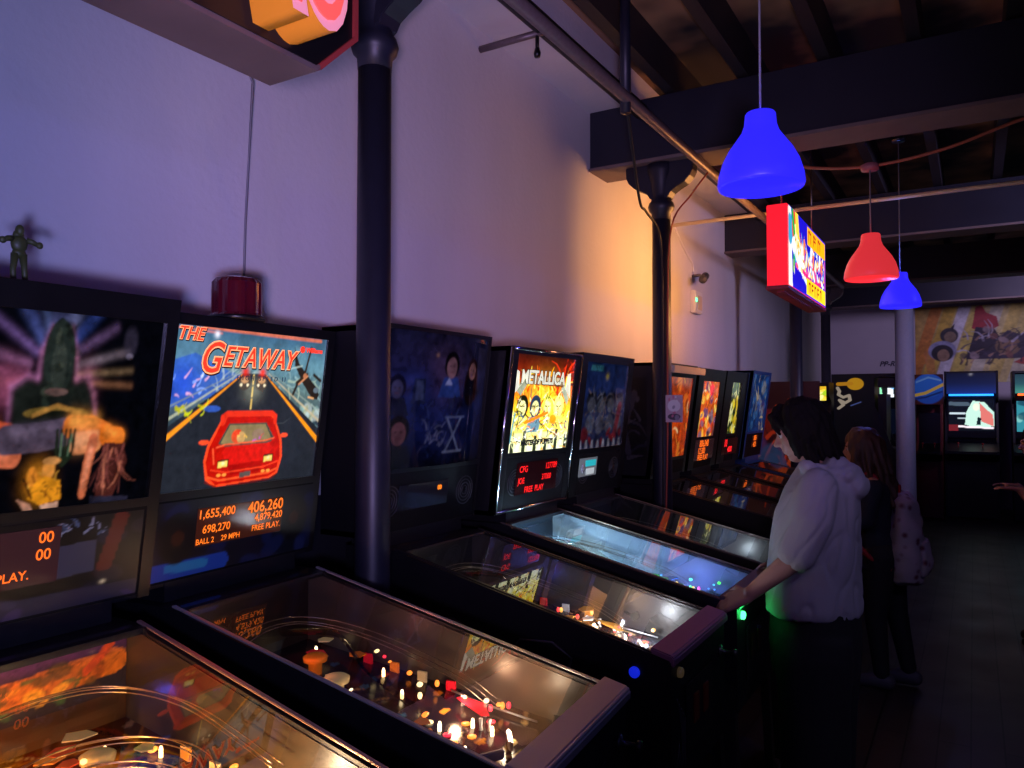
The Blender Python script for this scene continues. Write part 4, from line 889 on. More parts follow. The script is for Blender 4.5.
# ------------------------------------------------------------------ far end of the room: mural and video cabinets
def mural():
    a = Art(220, 190, 'c8b860', 1.12)
    a.grad(['b89850', 'c8b468', 'd8cc90', 'd0c060'], False)
    for x, c in ((.02, 'c87a30'), (.16, 'd0b040'), (.3, 'd8dce8'), (.44, 'd8c860'), (.62, 'd0d0b8'), (.8, 'd4c060'), (1.0, 'c8c8b0')):
        a.poly([(x-.12, .0), (x, .0), (x+.26, 1.0), (x+.14, 1.0)], c, .85)
    a.poly([(-.02, .25), (.1, .25), (.14, .6), (.02, .4)], 'd08a38').poly([(.12, .12), (.2, .12), (.18, .5), (.08, .4)], 'd0884a', .7)
    a.ell(.34, .62, .09, .1, '34343c').ell(.35, .6, .06, .07, '8a7860').poly([(.34, .7), (.40, .78), (.38, .68)], '2c2c34')
    a.ell(.27, .42, .14, .13, '9aa0c0').ell(.27, .39, .11, .11, '24222c').ell(.28, .36, .06, .08, 'a08468')
    a.poly([(.58, .82), (.6, .98), (.66, 1.0), (.7, .9), (.8, .84), (.82, .72), (.7, .64), (.56, .7)], 'a83038').poly([(.6, .72), (.78, .68), (.86, .5), (.8, .3), (.5, .3), (.55, .5)], '2c2438')
    a.poly([(.62, .3), (.9, .66), (1.02, .6), (1.1, .7), (1.12, .3)], '3a3448').ell(.9, .46, .12, .12, '8a7050').poly([(.95, .25), (1.3, .48), (1.3, .3), (1.1, .2)], 'b04840').poly([(.98, .48), (1.2, .62), (1.2, .54), (1.0, .42)], '201c2c')
    a.strokes(46, ['c8c8d8', '2a2638', '4a4460', 'b09078', '1c1a28'], .2, .012, 101, (.42, .22, 1.1, .62), .9, .8).blot(10, ['8a5848', '2c2638', 'a89898'], .02, .06, 102, .7, (.45, .3, 1.0, .7))
    o = thing('painted_mural', 'large yellow mural with dark figures and a red shape on the back wall', 'mural', (14.494, -1.59, 2.03))
    a.grain(.25, 20, 9).blur(1).mesh('painting', (0, 0, 0), (0, -1.62, 0), (0, 0, 1.25), attmat('mural_paint', 0, .9, .6), o)
    MB().box(.001, .005, -1.62, 0, 0, 1.25).build('mural_board', M_WHITE, o)
mural()
o = thing('wall_lettering', 'small dark slanted lettering low on the lilac back wall', 'lettering', (14.493, -1.22, 2.36))
text('PP-RY3', .12, mat('dark_lettering', (.04, .035, .06), .6), o, Matrix(((0, 0, -1, 0), (-1, 0, 0, 0), (0, 1, 0, 0), (0, 0, 0, 1))), shear=.3, bold=.003, name='letters')

def arcade(x, y, rz, label, w=.66, depth=.75, top=2.08, screen=None, marquee=None, mq=(1.8, 2.06), sz=(1.28, 1.76), strip=None, body=None, side=None, cut=None, s_em=1.2, m_em=.3, side_em=.2, prof=None, disc=None):
    o = thing('arcade_cabinet', label, 'arcade machine', (x, y, 0), 'video game cabinets at the far end', rz)
    body = body or M_BLACK; hw = w/2
    prof = prof or [(.08, 0), (.05, .85), (-.06, .95), (-.06, 1.0), (.14, 1.12), (.26, 1.7), (.06, 1.78), (.04, top), (depth, top), (depth, 0)]
    b = MB()
    for s in (-1, 1): b.prism(prof, 'x', s*hw, s*(hw-.03))
    b.box(-hw+.03, hw-.03, .34, depth-.02, .02, top).box(-hw+.03, hw-.03, .09, .4, .02, .85).box(-hw+.03, hw-.03, .1, .5, top-.03, top)
    b.build('cabinet_body', body, o)
    cp = MB().prism([(.06, .84), (-.055, .95), (-.055, .99), (.14, 1.10), (.3, 1.1), (.3, .84)], 'x', -hw+.03, hw-.03).build('control_panel', M_TRIM, o)
    for sx in (-.5, .4):
        MB().tube([(sx*hw, .03, 1.02), (sx*hw, .03, 1.09)], .005, 6).ball((sx*hw, .03, 1.1), .017, n=8).build('joystick', mat('joystick_red', (.4, .02, .02), .3), cp)
    MB().box(-hw+.03, hw-.03, .2, .3, sz[0]-.1, sz[1]+.05).build('screen_bezel', M_TRIM, o)
    if screen:
        screen.mesh('screen', (-hw+.05, .195, sz[0]), (w-.1, 0, 0), (0, .0, sz[1]-sz[0]), attmat('screen_%d' % int(s_em*100), s_em, .1, .2), o)
    if marquee: marquee.mesh('marquee', (-hw+.03, .045, mq[0]), (w-.06, 0, 0), (0, 0, mq[1]-mq[0]), attmat('marquee_%d' % int(m_em*100), m_em, .3, .4), o)
    MB().prism([(.05, mq[0]), (.05, mq[1]), (.3, mq[1]), (.3, mq[0])], 'x', -hw+.03, hw-.03).build('marquee_box', M_TRIM, o)
    if strip: MB().tube([(-hw+.06, .02, mq[0]-.02), (hw-.06, .02, mq[0]-.02)], .014, 8).build('light_strip', mat('strip_%d%d' % (strip[0]*9, strip[2]*9), strip, .4, emis=strip, es=2.5), o)
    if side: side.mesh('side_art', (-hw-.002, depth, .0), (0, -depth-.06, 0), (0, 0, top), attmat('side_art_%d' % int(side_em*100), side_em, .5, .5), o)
    if disc:
        disc.mesh('topper_disc', (-hw-.02, .03, mq[0]-.05), (w+.04, 0, 0), (0, 0, mq[1]-mq[0]+.1), attmat('disc_paint', .25, .6, .4), o)
    return o
scr = Art(70, 50, '0c1018', 1.4).line([(.06, .86), (.6, .84)], .06, '4a5a68').line([(.05, .55), (.5, .55)], .03, 'c8d8e0').line([(.3, .4), (.5, .4)], .02, 'b0c0c8').poly([(.5, .2), (.55, .6), (.75, .95), (1.1, .9), (1.38, .6), (1.38, .15), (.8, .1)], 'c8f0e0').poly([(.95, .9), (1.35, .5), (1.38, .15), (1.0, .3)], 'e07870').poly([(.85, .2), (.9, .45), (1.0, .4), (.98, .2)], '102028').ell(.85, .75, .1, .12, 'f0f8e0').line([(.05, .15), (1.35, .1)], .03, 'fff0f8').poly([(0, .0), (.3, .0), (.3, .2), (0, .2)], '702028')
mq1 = Art(40, 20, '182a60', 2).grad(['2848a8', '1c2c60', '101a3c']).glow(1, .95, .1, 'ffffff', .5)
arcade(13.0, -2.38, -PI/2, 'black arcade cabinet with blue light strip and bright fighting game screen', w=.68, top=2.16, screen=scr, marquee=mq1, mq=(1.83, 2.13), sz=(1.28, 1.75), strip=(.02, .25, 1), s_em=1.1, m_em=.3)
scr2 = Art(50, 50, '3a98a8', 1).blot(20, ['60c8c0', '2a7090', '90e0d8', '1c4a60'], .05, .2, 111, .8)
mq2 = Art(30, 20, '2a6068', 2).grad(['58b8a0', '306870', '1c4450'])
arcade(13.0, -3.22, -PI/2, 'black arcade cabinet with teal top and orange red light strip, at the right edge', w=.66, top=2.15, screen=scr2, marquee=mq2, mq=(1.83, 2.1), sz=(1.28, 1.72), strip=(1, .12, .02), s_em=.9, m_em=.5)
dd = Art(70, 70, '101010', 1).poly([(0, 0), (1, 0), (1, 1), (0, 1)], '3a1618').ell(.5, .52, .56, .5, '2450b8').ell(.5, .62, .5, .38, '2c64c8').line([(.0, .3), (.4, .38), (1.0, .66)], .05, 'd8b050').line([(.1, .75), (.5, .9), (.9, .8)], .03, '6a98d8').line([(.0, .18), (.4, .24), (.95, .42)], .03, '1a3078')
rb = mat('dark_red_body', (.16, .02, .02), .5)
arcade(12.7, -1.85, -PI/2, 'red arcade cabinet with a round blue and yellow topper beside the pale column', w=.34, top=1.72, body=rb, disc=dd, mq=(1.72, 2.06), sz=(1.2, 1.5), marquee=Art(10, 10, '1c2c60', 1), m_em=.1)
sa = Art(120, 200, '08080a', .42)
# side panel seen with its rear on the left
sa.ell(.245, .865, .088, .088, 'e8a818').line([(.07, .865), (.2, .87)], .026, 'e09818')
sa.line([(.06, .81), (.08, .76), (.07, .71), (.12, .67), (.18, .70), (.19, .63), (.14, .59), (.08, .63), (.12, .56), (.07, .51)], .018, 'c8b8a0')
sa.line([(.2, .55), (.3, .6)], .008, '5060a0')
o = arcade(11.5, -1.63, 0, 'black arcade cabinet with a plain yellow disc on its side', w=.66, depth=.87, top=2.08, prof=[(.08, 0), (.05, .85), (-.02, .95), (-.02, 1.0), (.14, 1.12), (.34, 1.66), (.34, 2.03), (.02, 2.04), (.02, 2.08), (.87, 2.08), (.87, 0)], mq=(1.9, 2.02), marquee=Art(10, 10, '202020', 1), m_em=.1)
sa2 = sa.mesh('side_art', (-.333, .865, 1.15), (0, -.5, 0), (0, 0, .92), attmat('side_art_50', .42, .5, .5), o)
mq3 = Art(60, 30, '101418', 2).poly([(.1, .0), (.55, .0), (.4, 1), (.0, 1)], '90f0b8').line([(.3, .2), (.25, .9)], .07, 'f8fff0').poly([(.8, .05), (1.2, .05), (1.15, .75), (.85, .8)], 'f0f8ff').poly([(1.35, .1), (1.8, .1), (1.8, .8), (1.4, .7)], 'ffe040').poly([(.9, .6), (1.2, .5), (1.15, .95)], '60a8e0')
arcade(13.4, -1.29, -PI/2, 'far arcade cabinet with a lime and white lit top between disc cabinet and pale column', w=.54, top=2.12, marquee=mq3, mq=(1.77, 2.05), sz=(1.2, 1.6), m_em=1.2, screen=Art(20, 20, '101830', 1), s_em=.3)
ra = Art(100, 120, '28060a', .5).poly([(0, .72), (.5, .80), (.5, .86), (0, .84)], '6a1418').strokes(40, ['e05018', 'c83810', 'f07828', '701808'], .16, .018, 121, (.02, .35, .4, .8), 1.3).glow(.3, .68, .1, 'd05018', .8).blot(10, ['304870', '5a3060', '182848'], .03, .08, 122, .8, (0, .4, .3, .78))
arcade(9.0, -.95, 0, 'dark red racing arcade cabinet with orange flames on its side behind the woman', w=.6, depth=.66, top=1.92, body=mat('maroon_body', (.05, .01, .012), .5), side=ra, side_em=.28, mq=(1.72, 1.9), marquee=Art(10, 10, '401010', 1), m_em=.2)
mq4 = Art(30, 40, 'e0b020', .8).blot(10, ['f8e040', 'a0d020', 'e06020', 'fff8a0'], .08, .2, 131, .9)
o = arcade(10.3, -.72, -PI/2, 'slim dark arcade cabinet with a small yellow green lit panel between two columns', w=.26, top=1.95, depth=.45, marquee=mq4, mq=(1.72, 1.90), sz=(1.2, 1.5), m_em=1.1)

# ------------------------------------------------------------------ people
def blob(name, mb, m, parent, voxel=.008, smooth=4, noise=0, nscale=.1, ndir=None, seed=0, ridge=0):
    o = mb.build(name, m, None)
    md = o.modifiers.new('r', 'REMESH'); md.mode = 'VOXEL'; md.voxel_size = voxel; md.use_smooth_shade = True
    if smooth:
        sm = o.modifiers.new('s', 'SMOOTH'); sm.iterations = smooth; sm.factor = .5
    dg = bpy.context.evaluated_depsgraph_get(); me = bpy.data.meshes.new_from_object(o.evaluated_get(dg)); me.name = name
    bpy.data.objects.remove(o)
    if noise:
        from mathutils import noise as N
        co = np.empty(len(me.vertices)*3, np.float32); me.vertices.foreach_get('co', co); co = co.reshape(-1, 3)
        me.calc_normals_split() if hasattr(me, 'calc_normals_split') else None
        nr = np.empty(len(me.vertices)*3, np.float32); me.vertices.foreach_get('normal', nr); nr = nr.reshape(-1, 3)
        sc = ndir or (1, 1, 1)
        d = np.array([N.noise(Vector((p[0]*sc[0]/nscale+seed, p[1]*sc[1]/nscale, p[2]*sc[2]/nscale))) for p in co])
        if ridge:
            d2 = np.array([N.noise(Vector(((p[0]+p[2]*.35)*1.3/nscale+9, (p[1]+p[2]*.5)*1.6/nscale, p[2]*.45/nscale))) for p in co])
            d = d*.6-np.clip(.16-np.abs(d2), 0, 1)*3.2*ridge
        co = co+nr*(d*noise)[:, None]; me.vertices.foreach_set('co', co.astype(np.float32).ravel()); me.update()
    me.materials.clear(); me.materials.append(m)
    me.polygons.foreach_set('use_smooth', [True]*len(me.polygons))
    return link(name, me, parent)
class Fig(MB):
    def cap(s, p1, r1, p2, r2, n=14):
        s.tube([p1, p2], [r1, r2], n); s.ball(p1, r1, n=n); s.ball(p2, r2, n=n); return s
    def limb(s, pts, rs, n=14):
        for i in range(len(pts)-1): s.cap(pts[i], rs[i], pts[i+1], rs[i+1], n)
        return s
    def loft(s, rings, n=28):
        vs = []; fs = []
        for (cx, cy, cz, rx, ry) in rings:
            for k in range(n):
                t = 2*PI*k/n; vs.append((cx+rx*math.cos(t), cy+ry*math.sin(t), cz))
        L = len(rings)
        for i in range(L-1):
            for k in range(n): fs.append((i*n+k, i*n+(k+1) % n, (i+1)*n+(k+1) % n, (i+1)*n+k))
        fs.append(tuple(range(n))[::-1]); fs.append(tuple(range((L-1)*n, L*n)))
        return s.add(vs, fs, 0, True)
    def hand(s, w, d, up, side, curl=.5, sc=1.0):
        # w wrist point, d finger direction, up = back of hand, side = towards the thumb
        w = Vector(w); d = Vector(d).normalized(); up = Vector(up).normalized(); side = Vector(side).normalized()
        c = w+d*.045*sc
        for k in (-1, -.35, .35, 1):
            s.cap(w+side*k*.018*sc, .016*sc, w+d*.085*sc+side*k*.03*sc, .0125*sc, 10)
        for k, L in ((1, .07), (.35, .08), (-.35, .074), (-1, .058)):
            p = w+d*.088*sc+side*k*.031*sc; q = d.copy(); pts = [p]
            for j, f in enumerate((.45, .32, .26)):
                q = (q-up*curl*(.35+.5*j)).normalized(); pts.append(pts[-1]+q*L*f*sc)
            s.limb(pts, [.0092*sc, .0085*sc, .0078*sc, .0068*sc], 8)
        t0 = w+d*.02*sc+side*.02*sc; t1 = t0+(side*.8+d*.7-up*.15).normalized()*.045*sc; t2 = t1+(d*.9+side*.2-up*.35).normalized()*.035*sc
        s.limb([t0, t1, t2], [.014*sc, .0105*sc, .0085*sc], 9)
        return s
    def head(s, c, f, up, h=.225, rgt=None):
        # c: head centre, f: facing, up: head up axis
        f = Vector(f).normalized(); up = Vector(up).normalized(); r = f.cross(up).normalized(); c = Vector(c); k = h/.225
        R = Matrix((r, f, up)).transposed()
        P = lambda x, y, z: c+(r*x+f*y+up*z)*k
        s.ball(P(0, -.012, .03), (.075*k, .092*k, .083*k), n=24, rot=R)
        s.ball(P(0, .012, -.03), (.060*k, .075*k, .078*k), n=20, rot=R)
        s.cap(P(0, .062, -.088), .017*k, P(0, .045, -.085), .03*k, 12)
        for q in (-1, 1):
            s.ball(P(q*.034, .05, -.02), (.026*k, .03*k, .03*k), n=10, rot=R)
            s.cap(P(q*.045, .0, -.075), .02*k, P(q*.015, .055, -.09), .018*k, 10)
            s.cap(P(q*.012, .083, .022), .011*k, P(q*.045, .068, .022), .011*k, 8)
            s.ball(P(q*.076, -.012, -.01), (.010*k, .018*k, .03*k), n=10, rot=R)
        s.cap(P(0, .082, .012), .009*k, P(0, .106, -.026), .0125*k, 10); s.ball(P(-.011, .093, -.03), .009*k, n=8).ball(P(.011, .093, -.03), .009*k, n=8)
        s.cap(P(-.018, .083, -.052), .0075*k, P(.018, .083, -.052), .0075*k, 8).cap(P(-.015, .081, -.063), .008*k, P(.015, .081, -.063), .008*k, 8)
        return P
skin = mat('skin', (.42, .22, .17), .5, bump=.05, bscale=200, var=.08)
def eyes(P, parent, k=1):
    b = MB()
    for q in (-1, 1): b.ball(P(q*.031, .069, .003), .0125*k, n=12)
    b.build('eyes', mat('eye_white', (.5, .48, .46), .2), parent)
    b = MB()
    for q in (-1, 1): b.ball(P(q*.031, .0785, .001), .005*k, n=8)
    b.build('irises', mat('eye_dark', (.03, .015, .01), .2), parent)
    b = MB()
    for q in (-1, 1): b.tube([P(q*.016, .088, .022), P(q*.032, .087, .028), P(q*.048, .076, .022)], .003*k, 6)
    b.build('eyebrows', mat('dark_hair', (.006, .004, .004), .8, spec=.15), parent)
def strands(fig, P, n, zend, rad, seed, face=.75, spread=.0, r=.011, wav=.012):
    R = random.Random(seed)
    for i in range(n):
        a = -PI/2+(i+.5)/n*2*PI      # angle round the head, -pi/2.. ; facing is +y
        a += R.uniform(-.08, .08)
        fy = math.sin(a)
        if fy > face: continue
        x, y = math.cos(a)*rad[0], math.sin(a)*rad[1]-.012
        ze = zend*(1+R.uniform(-.12, .12))
        if fy > face-.35: ze *= .75
        ph = R.uniform(0, 6)
        pts = [P(x*.25, y*.3, .118), P(x*.75, y*.78, .09), P(x*1.03, y*1.03, .03)]
        m_ = 4
        for k in range(1, m_+1):
            t = k/m_; z = .03+(ze-.03)*t; w = wav*math.sin(ph+t*5)
            pts.append(P(x*(1.03+spread*t)+w, y*(1.03+spread*t)+w*.6, z))
        fig.limb(pts, [r*1.2, r*1.4, r*1.4]+[r*1.3*(1-.45*k/m_) for k in range(1, m_+1)], 7)

def woman():
    O = Vector((3.2, -1.88, 0))
    o = thing('person', 'woman with dark bob hair in grey hoodie playing the yellow lit machine', 'person', O)
    L = lambda x, y, z: Vector((x, y, z))-O
    f = Fig()
    # head tilted down towards the glass
    fa = Vector((-.05, 1, -.32)); up = Vector((0, .30, 1))
    hc = L(3.19, -1.828, 1.565)
    P = f.head(hc, fa, up, .225)
    f.cap(L(3.2, -1.90, 1.41), .056, L(3.195, -1.855, 1.50), .05)
    f.loft([tuple(L(3.2, -1.87, .80))+(.16, .11), tuple(L(3.2, -1.86, .95))+(.165, .12), tuple(L(3.2, -1.87, 1.1))+(.14, .11), tuple(L(3.2, -1.89, 1.28))+(.165, .11), tuple(L(3.2, -1.90, 1.38))+(.12, .08), tuple(L(3.2, -1.90, 1.43))+(.06, .05)])
    # legs
    for s in (-1, 1):
        f.limb([L(3.2+s*.09, -1.88, .86), L(3.2+s*.1, -1.86, .48), L(3.2+s*.11, -1.90, .09)], [.092, .058, .04])
        f.limb([L(3.2+s*.11, -1.92, .05), L(3.2+s*.115, -1.76, .03)], [.042, .032])
    # arms
    f.limb([L(3.05, -1.925, 1.35), L(2.985, -1.86, 1.12), L(2.945, -1.69, .965)], [.05, .046, .028])
    f.limb([L(3.35, -1.925, 1.35), L(3.46, -1.86, 1.12), L(3.545, -1.67, .955)], [.05, .046, .028])
    f.hand(L(2.945, -1.68, .955), (.02, .88, -.42), (-.55, .3, .8), (.5, .1, .55), .45)
    f.hand(L(3.545, -1.665, .95), (-.02, .88, -.42), (.55, .3, .8), (-.5, .1, .55), .45)
    body = blob('body', f, skin, o, .0065, 3)
    eyes(P, o)
    h = Fig(); h.ball(P(0, -.018, .045), (.086, .098, .085), n=22, rot=Matrix((fa.normalized().cross(up.normalized()), fa.normalized(), up.normalized())).transposed())
    strands(h, P, 46, -.128, (.088, .090), 5, face=.5, spread=.06, r=.014, wav=.007)
    # fringe falling to the cheeks
    for q in (-1, 1):
        h.limb([P(q*.01, .06, .112), P(q*.045, .082, .08), P(q*.078, .05, .03), P(q*.084, .035, -.03), P(q*.08, .04, -.085)], [.014, .013, .012, .010, .005], 8)
        h.limb([P(q*.0, .05, .118), P(q*.03, .09, .088), P(q*.058, .082, .045), P(q*.07, .07, .01)], [.014, .013, .011, .006], 8)
    blob('hair', h, mat('dark_hair', (.006, .004, .004), .8, spec=.15), o, .0055, 2, .006, .015, (1, 1, .25))
    # hoodie
    g = Fig()
    rings = [(3.2, -1.865, .865, .205, .172), (3.2, -1.865, .90, .212, .176), (3.2, -1.865, 1.0, .205, .174), (3.2, -1.873, 1.12, .205, .172), (3.2, -1.885, 1.25, .215, .158), (3.2, -1.90, 1.34, .205, .135), (3.2, -1.905, 1.40, .15, .10), (3.2, -1.90, 1.435, .085, .078)]
    g.loft([tuple(L(a, b, c))+(d, e) for a, b, c, d, e in rings])
    g.limb([L(3.05, -1.92, 1.365), L(2.995, -1.895, 1.24), L(2.98, -1.85, 1.12)], [.07, .074, .07])
    g.limb([L(3.36, -1.925, 1.37), L(3.43, -1.90, 1.22), L(3.46, -1.865, 1.12)], [.078, .07, .062])
    # hood lying on the back
    for t in np.linspace(-1, 1, 9):
        a = t*1.9; g.ball(L(3.2+math.sin(a)*.105, -1.90-math.cos(a)*.095, 1.425-math.cos(a)*.035), (.042, .045, .035), n=12)
    g.ball(L(3.2, -2.035, 1.36), (.10, .04, .05), n=16).ball(L(3.2, -2.00, 1.405), (.115, .05, .04), n=16).ball(L(3.2, -1.95, 1.44), (.09, .05, .035), n=16)
    hood = blob('hoodie', g, mat('grey_hoodie_cotton', (.33, .31, .36), .85, bump=.25, bscale=260, var=.06), o, .008, 4, .026, .13, (1, 1, .4), 3, .45)
    # trousers wide and black
    t = Fig()
    t.loft([tuple(L(3.2, -1.875, z))+(rx, ry) for z, rx, ry in ((.62, .18, .155), (.75, .19, .165), (.92, .185, .16))])
    for s in (-1, 1):
        t.loft([tuple(L(3.2+s*.1, -1.88, z))+(rx, ry) for z, rx, ry in ((.06, .095, .115), (.3, .1, .12), (.5, .1, .125), (.72, .105, .145), (.8, .09, .14))])
    blob('trousers', t, mat('black_trouser_cloth', (.007, .007, .009), .9), o, .01, 4, .015, .12, (1, 1, .3), 7)
    s_ = Fig()
    for s in (-1, 1): s_.limb([L(3.2+s*.11, -1.93, .05), L(3.2+s*.115, -1.84, .045), L(3.2+s*.115, -1.75, .035)], [.05, .048, .038])
    blob('shoes', s_, M_RUB, o, .008, 2)
woman()
def girl():
    O = Vector((5.1, -1.92, 0))
    o = thing('person', 'girl with long brown hair and pale floral backpack with red straps, behind the woman', 'person', O)
    L = lambda x, y, z: Vector((x, y, z))-O
    f = Fig(); fa = Vector((-.1, 1, -.15)); up = Vector((0, .15, 1))
    P = f.head(L(5.1, -1.82, 1.405), fa, up, .215)
    f.cap(L(5.1, -1.88, 1.25), .046, L(5.1, -1.845, 1.35), .043)
    f.loft([tuple(L(5.1, -1.92, .72))+(.14, .1), tuple(L(5.1, -1.91, .85))+(.13, .1), tuple(L(5.1, -1.9, 1.0))+(.12, .09), tuple(L(5.1, -1.9, 1.15))+(.15, .09), tuple(L(5.1, -1.89, 1.23))+(.1, .07), tuple(L(5.1, -1.885, 1.27))+(.05, .05)])
    f.limb([L(5.02, -1.93, .75), L(5.02, -1.90, .42), L(5.01, -1.93, .08)], [.078, .05, .036])
    f.limb([L(5.17, -1.95, .75), L(5.18, -2.0, .42), L(5.17, -2.06, .09)], [.078, .05, .036])
    for x, y in ((5.01, -1.93), (5.17, -2.06)): f.limb([L(x, y-.02, .05), L(x, y+.13, .03)], [.038, .03])
    for s, e in ((-1, -1), (1, 1)):
        f.limb([L(5.1+s*.15, -1.9, 1.2), L(5.1+s*.2, -1.86, .98), L(5.1+s*.17, -1.66, .95)], [.045, .037, .024])
        f.hand(L(5.1+s*.17, -1.65, .948), (0, 1, -.15), (0, .15, 1), (-s, .1, .1), .35, .9)
    blob('body', f, skin, o, .008, 3); eyes(P, o, .95)
    g = Fig(); g.loft([tuple(L(5.1, -1.92, .70))+(.165, .12), tuple(L(5.1, -1.91, .85))+(.155, .115), tuple(L(5.1, -1.9, 1.0))+(.145, .105), tuple(L(5.1, -1.9, 1.15))+(.17, .105), tuple(L(5.1, -1.89, 1.24))+(.11, .075)])
    for s in (-1, 1): g.limb([L(5.1+s*.15, -1.9, 1.19), L(5.1+s*.2, -1.86, .98), L(5.1+s*.175, -1.70, .955)], [.06, .052, .042])
    blob('jacket', g, mat('navy_jacket', (.012, .012, .025), .8), o, .009, 3, .015, .08)
    t = Fig()
    t.limb([L(5.02, -1.93, .78), L(5.02, -1.90, .42), L(5.01, -1.93, .09)], [.1, .062, .044]).limb([L(5.17, -1.95, .78), L(5.18, -2.0, .42), L(5.17, -2.06, .10)], [.1, .062, .044])
    blob('leggings', t, mat('black_leggings', (.012, .01, .012), .8), o, .009, 3)
    s_ = Fig()
    for x, y in ((5.01, -1.93), (5.17, -2.06)): s_.limb([L(x, y-.03, .05), L(x, y+.05, .05), L(x, y+.14, .035)], [.046, .044, .034])
    blob('shoes', s_, mat('grey_shoe', (.07, .06, .08), .6), o, .008, 2)
    h = Fig(); F = fa.normalized(); U = up.normalized()
    h.ball(P(0, -.018, .045), (.083, .095, .083), n=20, rot=Matrix((F.cross(U), F, U)).transposed())
    strands(h, P, 44, -.36, (.092, .104), 9, face=.6, spread=.42, r=.016, wav=.02)
    blob('hair', h, mat('brown_hair', (.07, .032, .018), .6, var=.3), o, .007, 2, .01, .025, (1, 1, .25))
    # backpack: a thing of its own, worn on the back
    B = Vector((5.1, -2.06, .88))
    fm = bpy.data.materials.new('pale_floral_cloth'); fm.use_nodes = True; nt = fm.node_tree; b = nt.nodes['Principled BSDF']; b.inputs['Roughness'].default_value = .8
    tc = nt.nodes.new('ShaderNodeTexCoord'); v = nt.nodes.new('ShaderNodeTexVoronoi'); v.inputs['Scale'].default_value = 18
    cr = nt.nodes.new('ShaderNodeValToRGB'); cr.color_ramp.elements[0].color = (.14, .03, .05, 1); cr.color_ramp.elements[0].position = .12; cr.color_ramp.elements[1].color = (.42, .34, .38, 1); cr.color_ramp.elements[1].position = .4
    for a, c in ((tc.outputs['Object'], v.inputs['Vector']), (v.outputs['Distance'], cr.inputs[0]), (cr.outputs[0], b.inputs['Base Color'])): nt.links.new(a, c)
    bo = thing('backpack', 'pale floral backpack with red straps on the back of the long haired girl', 'backpack', B)
    k = Fig(); k.loft([(0, .0, -.26, .11, .06), (0, -.005, -.24, .15, .085), (0, -.01, -.1, .165, .10), (0, -.0, .1, .155, .09), (0, .01, .22, .12, .07), (0, .015, .27, .06, .04)])
    blob('bag', k, fm, bo, .009, 3, .018, .09)
    k = Fig(); k.loft([(0, -.09, -.2, .10, .03), (0, -.1, -.12, .115, .045), (0, -.09, .0, .1, .03)]); blob('front_pocket', k, fm, bo, .008, 3, .01, .06)
    red = mat('red_webbing', (.4, .012, .02), .7)
    for s in (-1, 1):
        MB().tube(smooth_pts([(s*.08, .08, .2), (s*.11, .16, .37), (s*.115, .25, .35), (s*.125, .315, .25), (s*.14, .30, .08), (s*.168, .2, -.08), (s*.13, .07, -.17)]), .014, 8).build('strap', red, bo)
    MB().tube(smooth_pts([(-.03, .03, .26), (0, .03, .31), (.03, .03, .26)]), .008, 6).build('grab_handle', red, bo)
girl()
def bystander():
    O = Vector((6.5, -2.84, 0))
    o = thing('person', 'dark haired person in a pale teal shirt with arm forward, cut by the right edge', 'person', O)
    f = Fig(); fa = Vector((-.25, 1, -.15)); up = Vector((0, .15, 1))
    P = f.head((0, .06, 1.40), fa, up, .215)
    f.cap((0, 0, 1.26), .046, (0, .035, 1.34), .043)
    f.loft([(0, 0, .74, .14, .1), (0, 0, .9, .13, .1), (0, 0, 1.15, .15, .09), (0, 0, 1.24, .09, .06)])
    for s in (-1, 1):
        f.limb([(s*.09, 0, .78), (s*.09, .02, .42), (s*.1, 0, .08)], [.08, .052, .038]); f.limb([(s*.1, -.02, .05), (s*.1, .13, .03)], [.038, .03])
        f.limb([(s*.16, 0, 1.19), (s*.19, .08, .98), (s*.15, .16, 1.08)], [.045, .037, .025]); f.hand((s*.15, .17, 1.085), (0, 1, .1), (0, -.1, 1), (-s, .1, .1), .35, .9)
    blob('body', f, skin, o, .008, 3); eyes(P, o, .95)
    g = Fig(); g.loft([(0, 0, .78, .165, .125), (0, 0, .95, .155, .115), (0, 0, 1.15, .175, .105), (0, 0, 1.25, .1, .07)])
    for s in (-1, 1): g.limb([(s*.155, 0, 1.18), (s*.185, .05, 1.05)], [.062, .058])
    blob('shirt', g, mat('teal_shirt', (.2, .32, .32), .8), o, .009, 3, .02, .09)
    t = Fig()
    for s in (-1, 1): t.limb([(s*.085, 0, .8), (s*.09, .02, .42), (s*.1, 0, .1)], [.1, .075, .06])
    blob('trousers', t, mat('black_leggings', 0), o, .009, 3)
    s_ = Fig()
    for s in (-1, 1): s_.limb([(s*.1, -.03, .05), (s*.1, .13, .035)], [.046, .036])
    blob('shoes', s_, M_RUB, o, .008, 2)
    h = Fig(); F = fa.normalized(); U = up.normalized()
    h.ball(P(0, -.018, .045), (.083, .095, .083), n=20, rot=Matrix((F.cross(U), F, U)).transposed())
    strands(h, P, 36, -.12, (.088, .096), 19, face=.6, spread=.08, r=.013)
    blob('hair', h, mat('dark_hair', 0), o, .008, 2, .008, .025)
bystander()

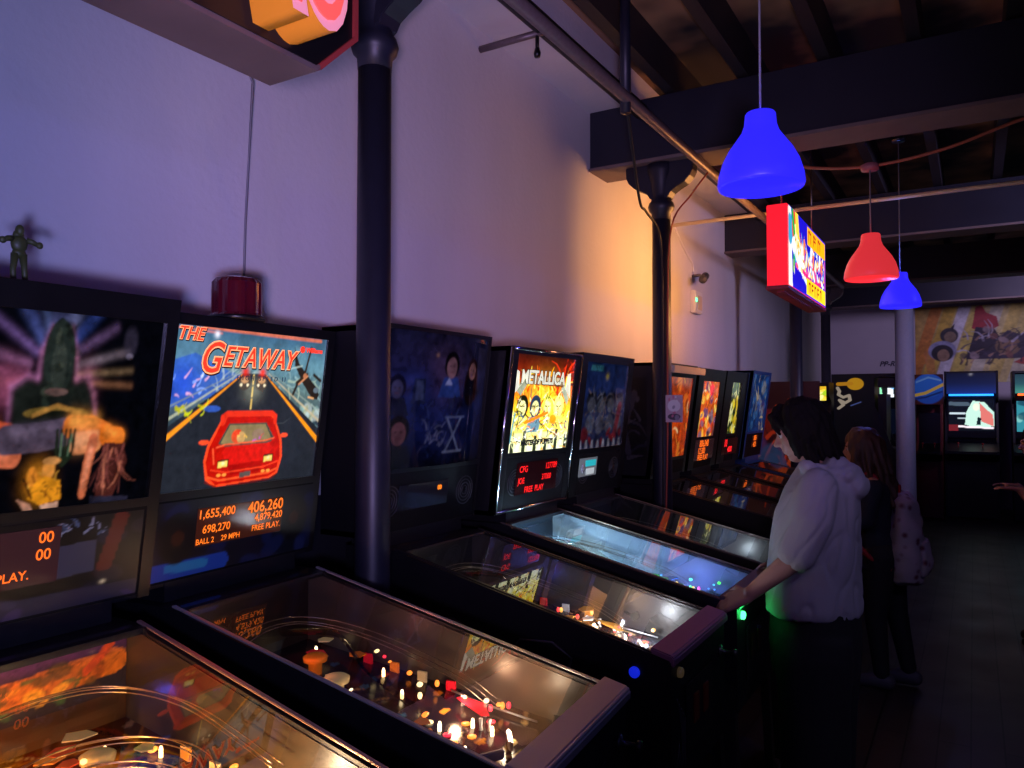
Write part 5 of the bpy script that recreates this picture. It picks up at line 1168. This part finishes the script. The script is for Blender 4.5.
# ------------------------------------------------------------------ added spotlights filling the room
def spot(name, loc, target, col, e, size, blend=.6, rad=.15, label='', stand=False):
    l = bpy.data.lights.new(name+'_light', 'SPOT'); l.energy = e; l.color = col; l.spot_size = math.radians(size); l.spot_blend = blend; l.shadow_soft_size = rad
    o = thing(name, label, 'spotlight', loc)
    lo = link(name+'_light', l, o)
    d = (Vector(target)-Vector(loc)).normalized(); q = d.to_track_quat('-Z', 'Y'); lo.rotation_euler = q.to_euler(); lo.location = d*.1
    M = q.to_matrix().to_4x4()
    MB().lathe([(.03, .12), (.05, .1), (.06, -.06), (.055, -.06), (.045, .08)], 16, m=M).build('added_lamp_can', M_TRIM, o)  # housing and mount made up around the added light
    MB().tube([(0, 0, .05), (0, 0, 3.68-loc[2])] if not stand else [(0, 0, -.05), (0, 0, -loc[2])], .01, 6).build('mount', M_TRIM, o)
spot('added_fill_spot', (-.3, -2.72, 1.4), (1.75, -.235, 2.95), (.37, .38, 1.0), 165, 100, 1, .08, 'added unseen spotlight on floor stand throwing violet light on the near wall', True)  # added near the camera to wash the near wall violet, stand made up
spot('added_fill_spot', (-.42, -2.62, 1.5), (4.0, -.235, 2.95), (.82, .48, .92), 180, 62, 1, .08, 'added unseen spotlight on floor stand throwing pink light along the wall', True)  # added pink wash for the middle of the wall, stand made up
spot('added_fill_spot', (6.6, -4.5, 3.35), (8.6, -.235, 2.6), (.6, .5, 1.0), 180, 75, .9, .3, 'added black spotlight near the red lamp lighting the far part of the wall violet')  # added to brighten the far stretch of wall
spot('added_fill_spot', (11.2, -3.6, 3.3), (14.5, -2.4, 2.6), (.72, .55, 1.0), 150, 100, .9, .2, 'added black spotlight lighting the mural and the back wall')  # added to lift the dark back wall and mural

spot('added_fill_spot', (1.5, -4.0, 3.3), (3.4, -2.0, 1.0), (.58, .52, 1.0), 46, 55, 1, .12, 'added unseen ceiling spotlight behind the viewpoint lighting the aisle and the woman lavender')  # fill light added for the hoodie and the aisle floor

# ------------------------------------------------------------------ camera and look
cam = bpy.data.cameras.new('camera'); cam.sensor_width = 36; cam.lens = .9588*800/1024*36; cam.clip_start = .05
co = bpy.data.objects.new('camera', cam); C.objects.link(co)
a, p = .5418, .0267
fw = Vector((math.cos(p)*math.cos(a), math.cos(p)*math.sin(a), math.sin(p)))
co.location = (0, -2.4144, 1.6706); co.rotation_euler = fw.to_track_quat('-Z', 'Y').to_euler()
sc = bpy.context.scene; sc.camera = co
w = bpy.data.worlds.new('world'); w.use_nodes = True; w.node_tree.nodes['Background'].inputs[0].default_value = (.01, .01, .02, 1); sc.world = w
vs_ = sc.view_settings; sc.display_settings.display_device = 'sRGB'
vs_.view_transform = 'Standard'; vs_.look = 'None'; vs_.exposure = 0; vs_.gamma = 1; vs_.use_curve_mapping = False
sc.cycles.use_denoising = True
sc.cycles.max_bounces = 6; sc.cycles.diffuse_bounces = 3; sc.cycles.glossy_bounces = 4; sc.cycles.transparent_max_bounces = 12
sc.cycles.caustics_reflective = False; sc.cycles.caustics_refractive = False
sc.cycles.sample_clamp_indirect = 4
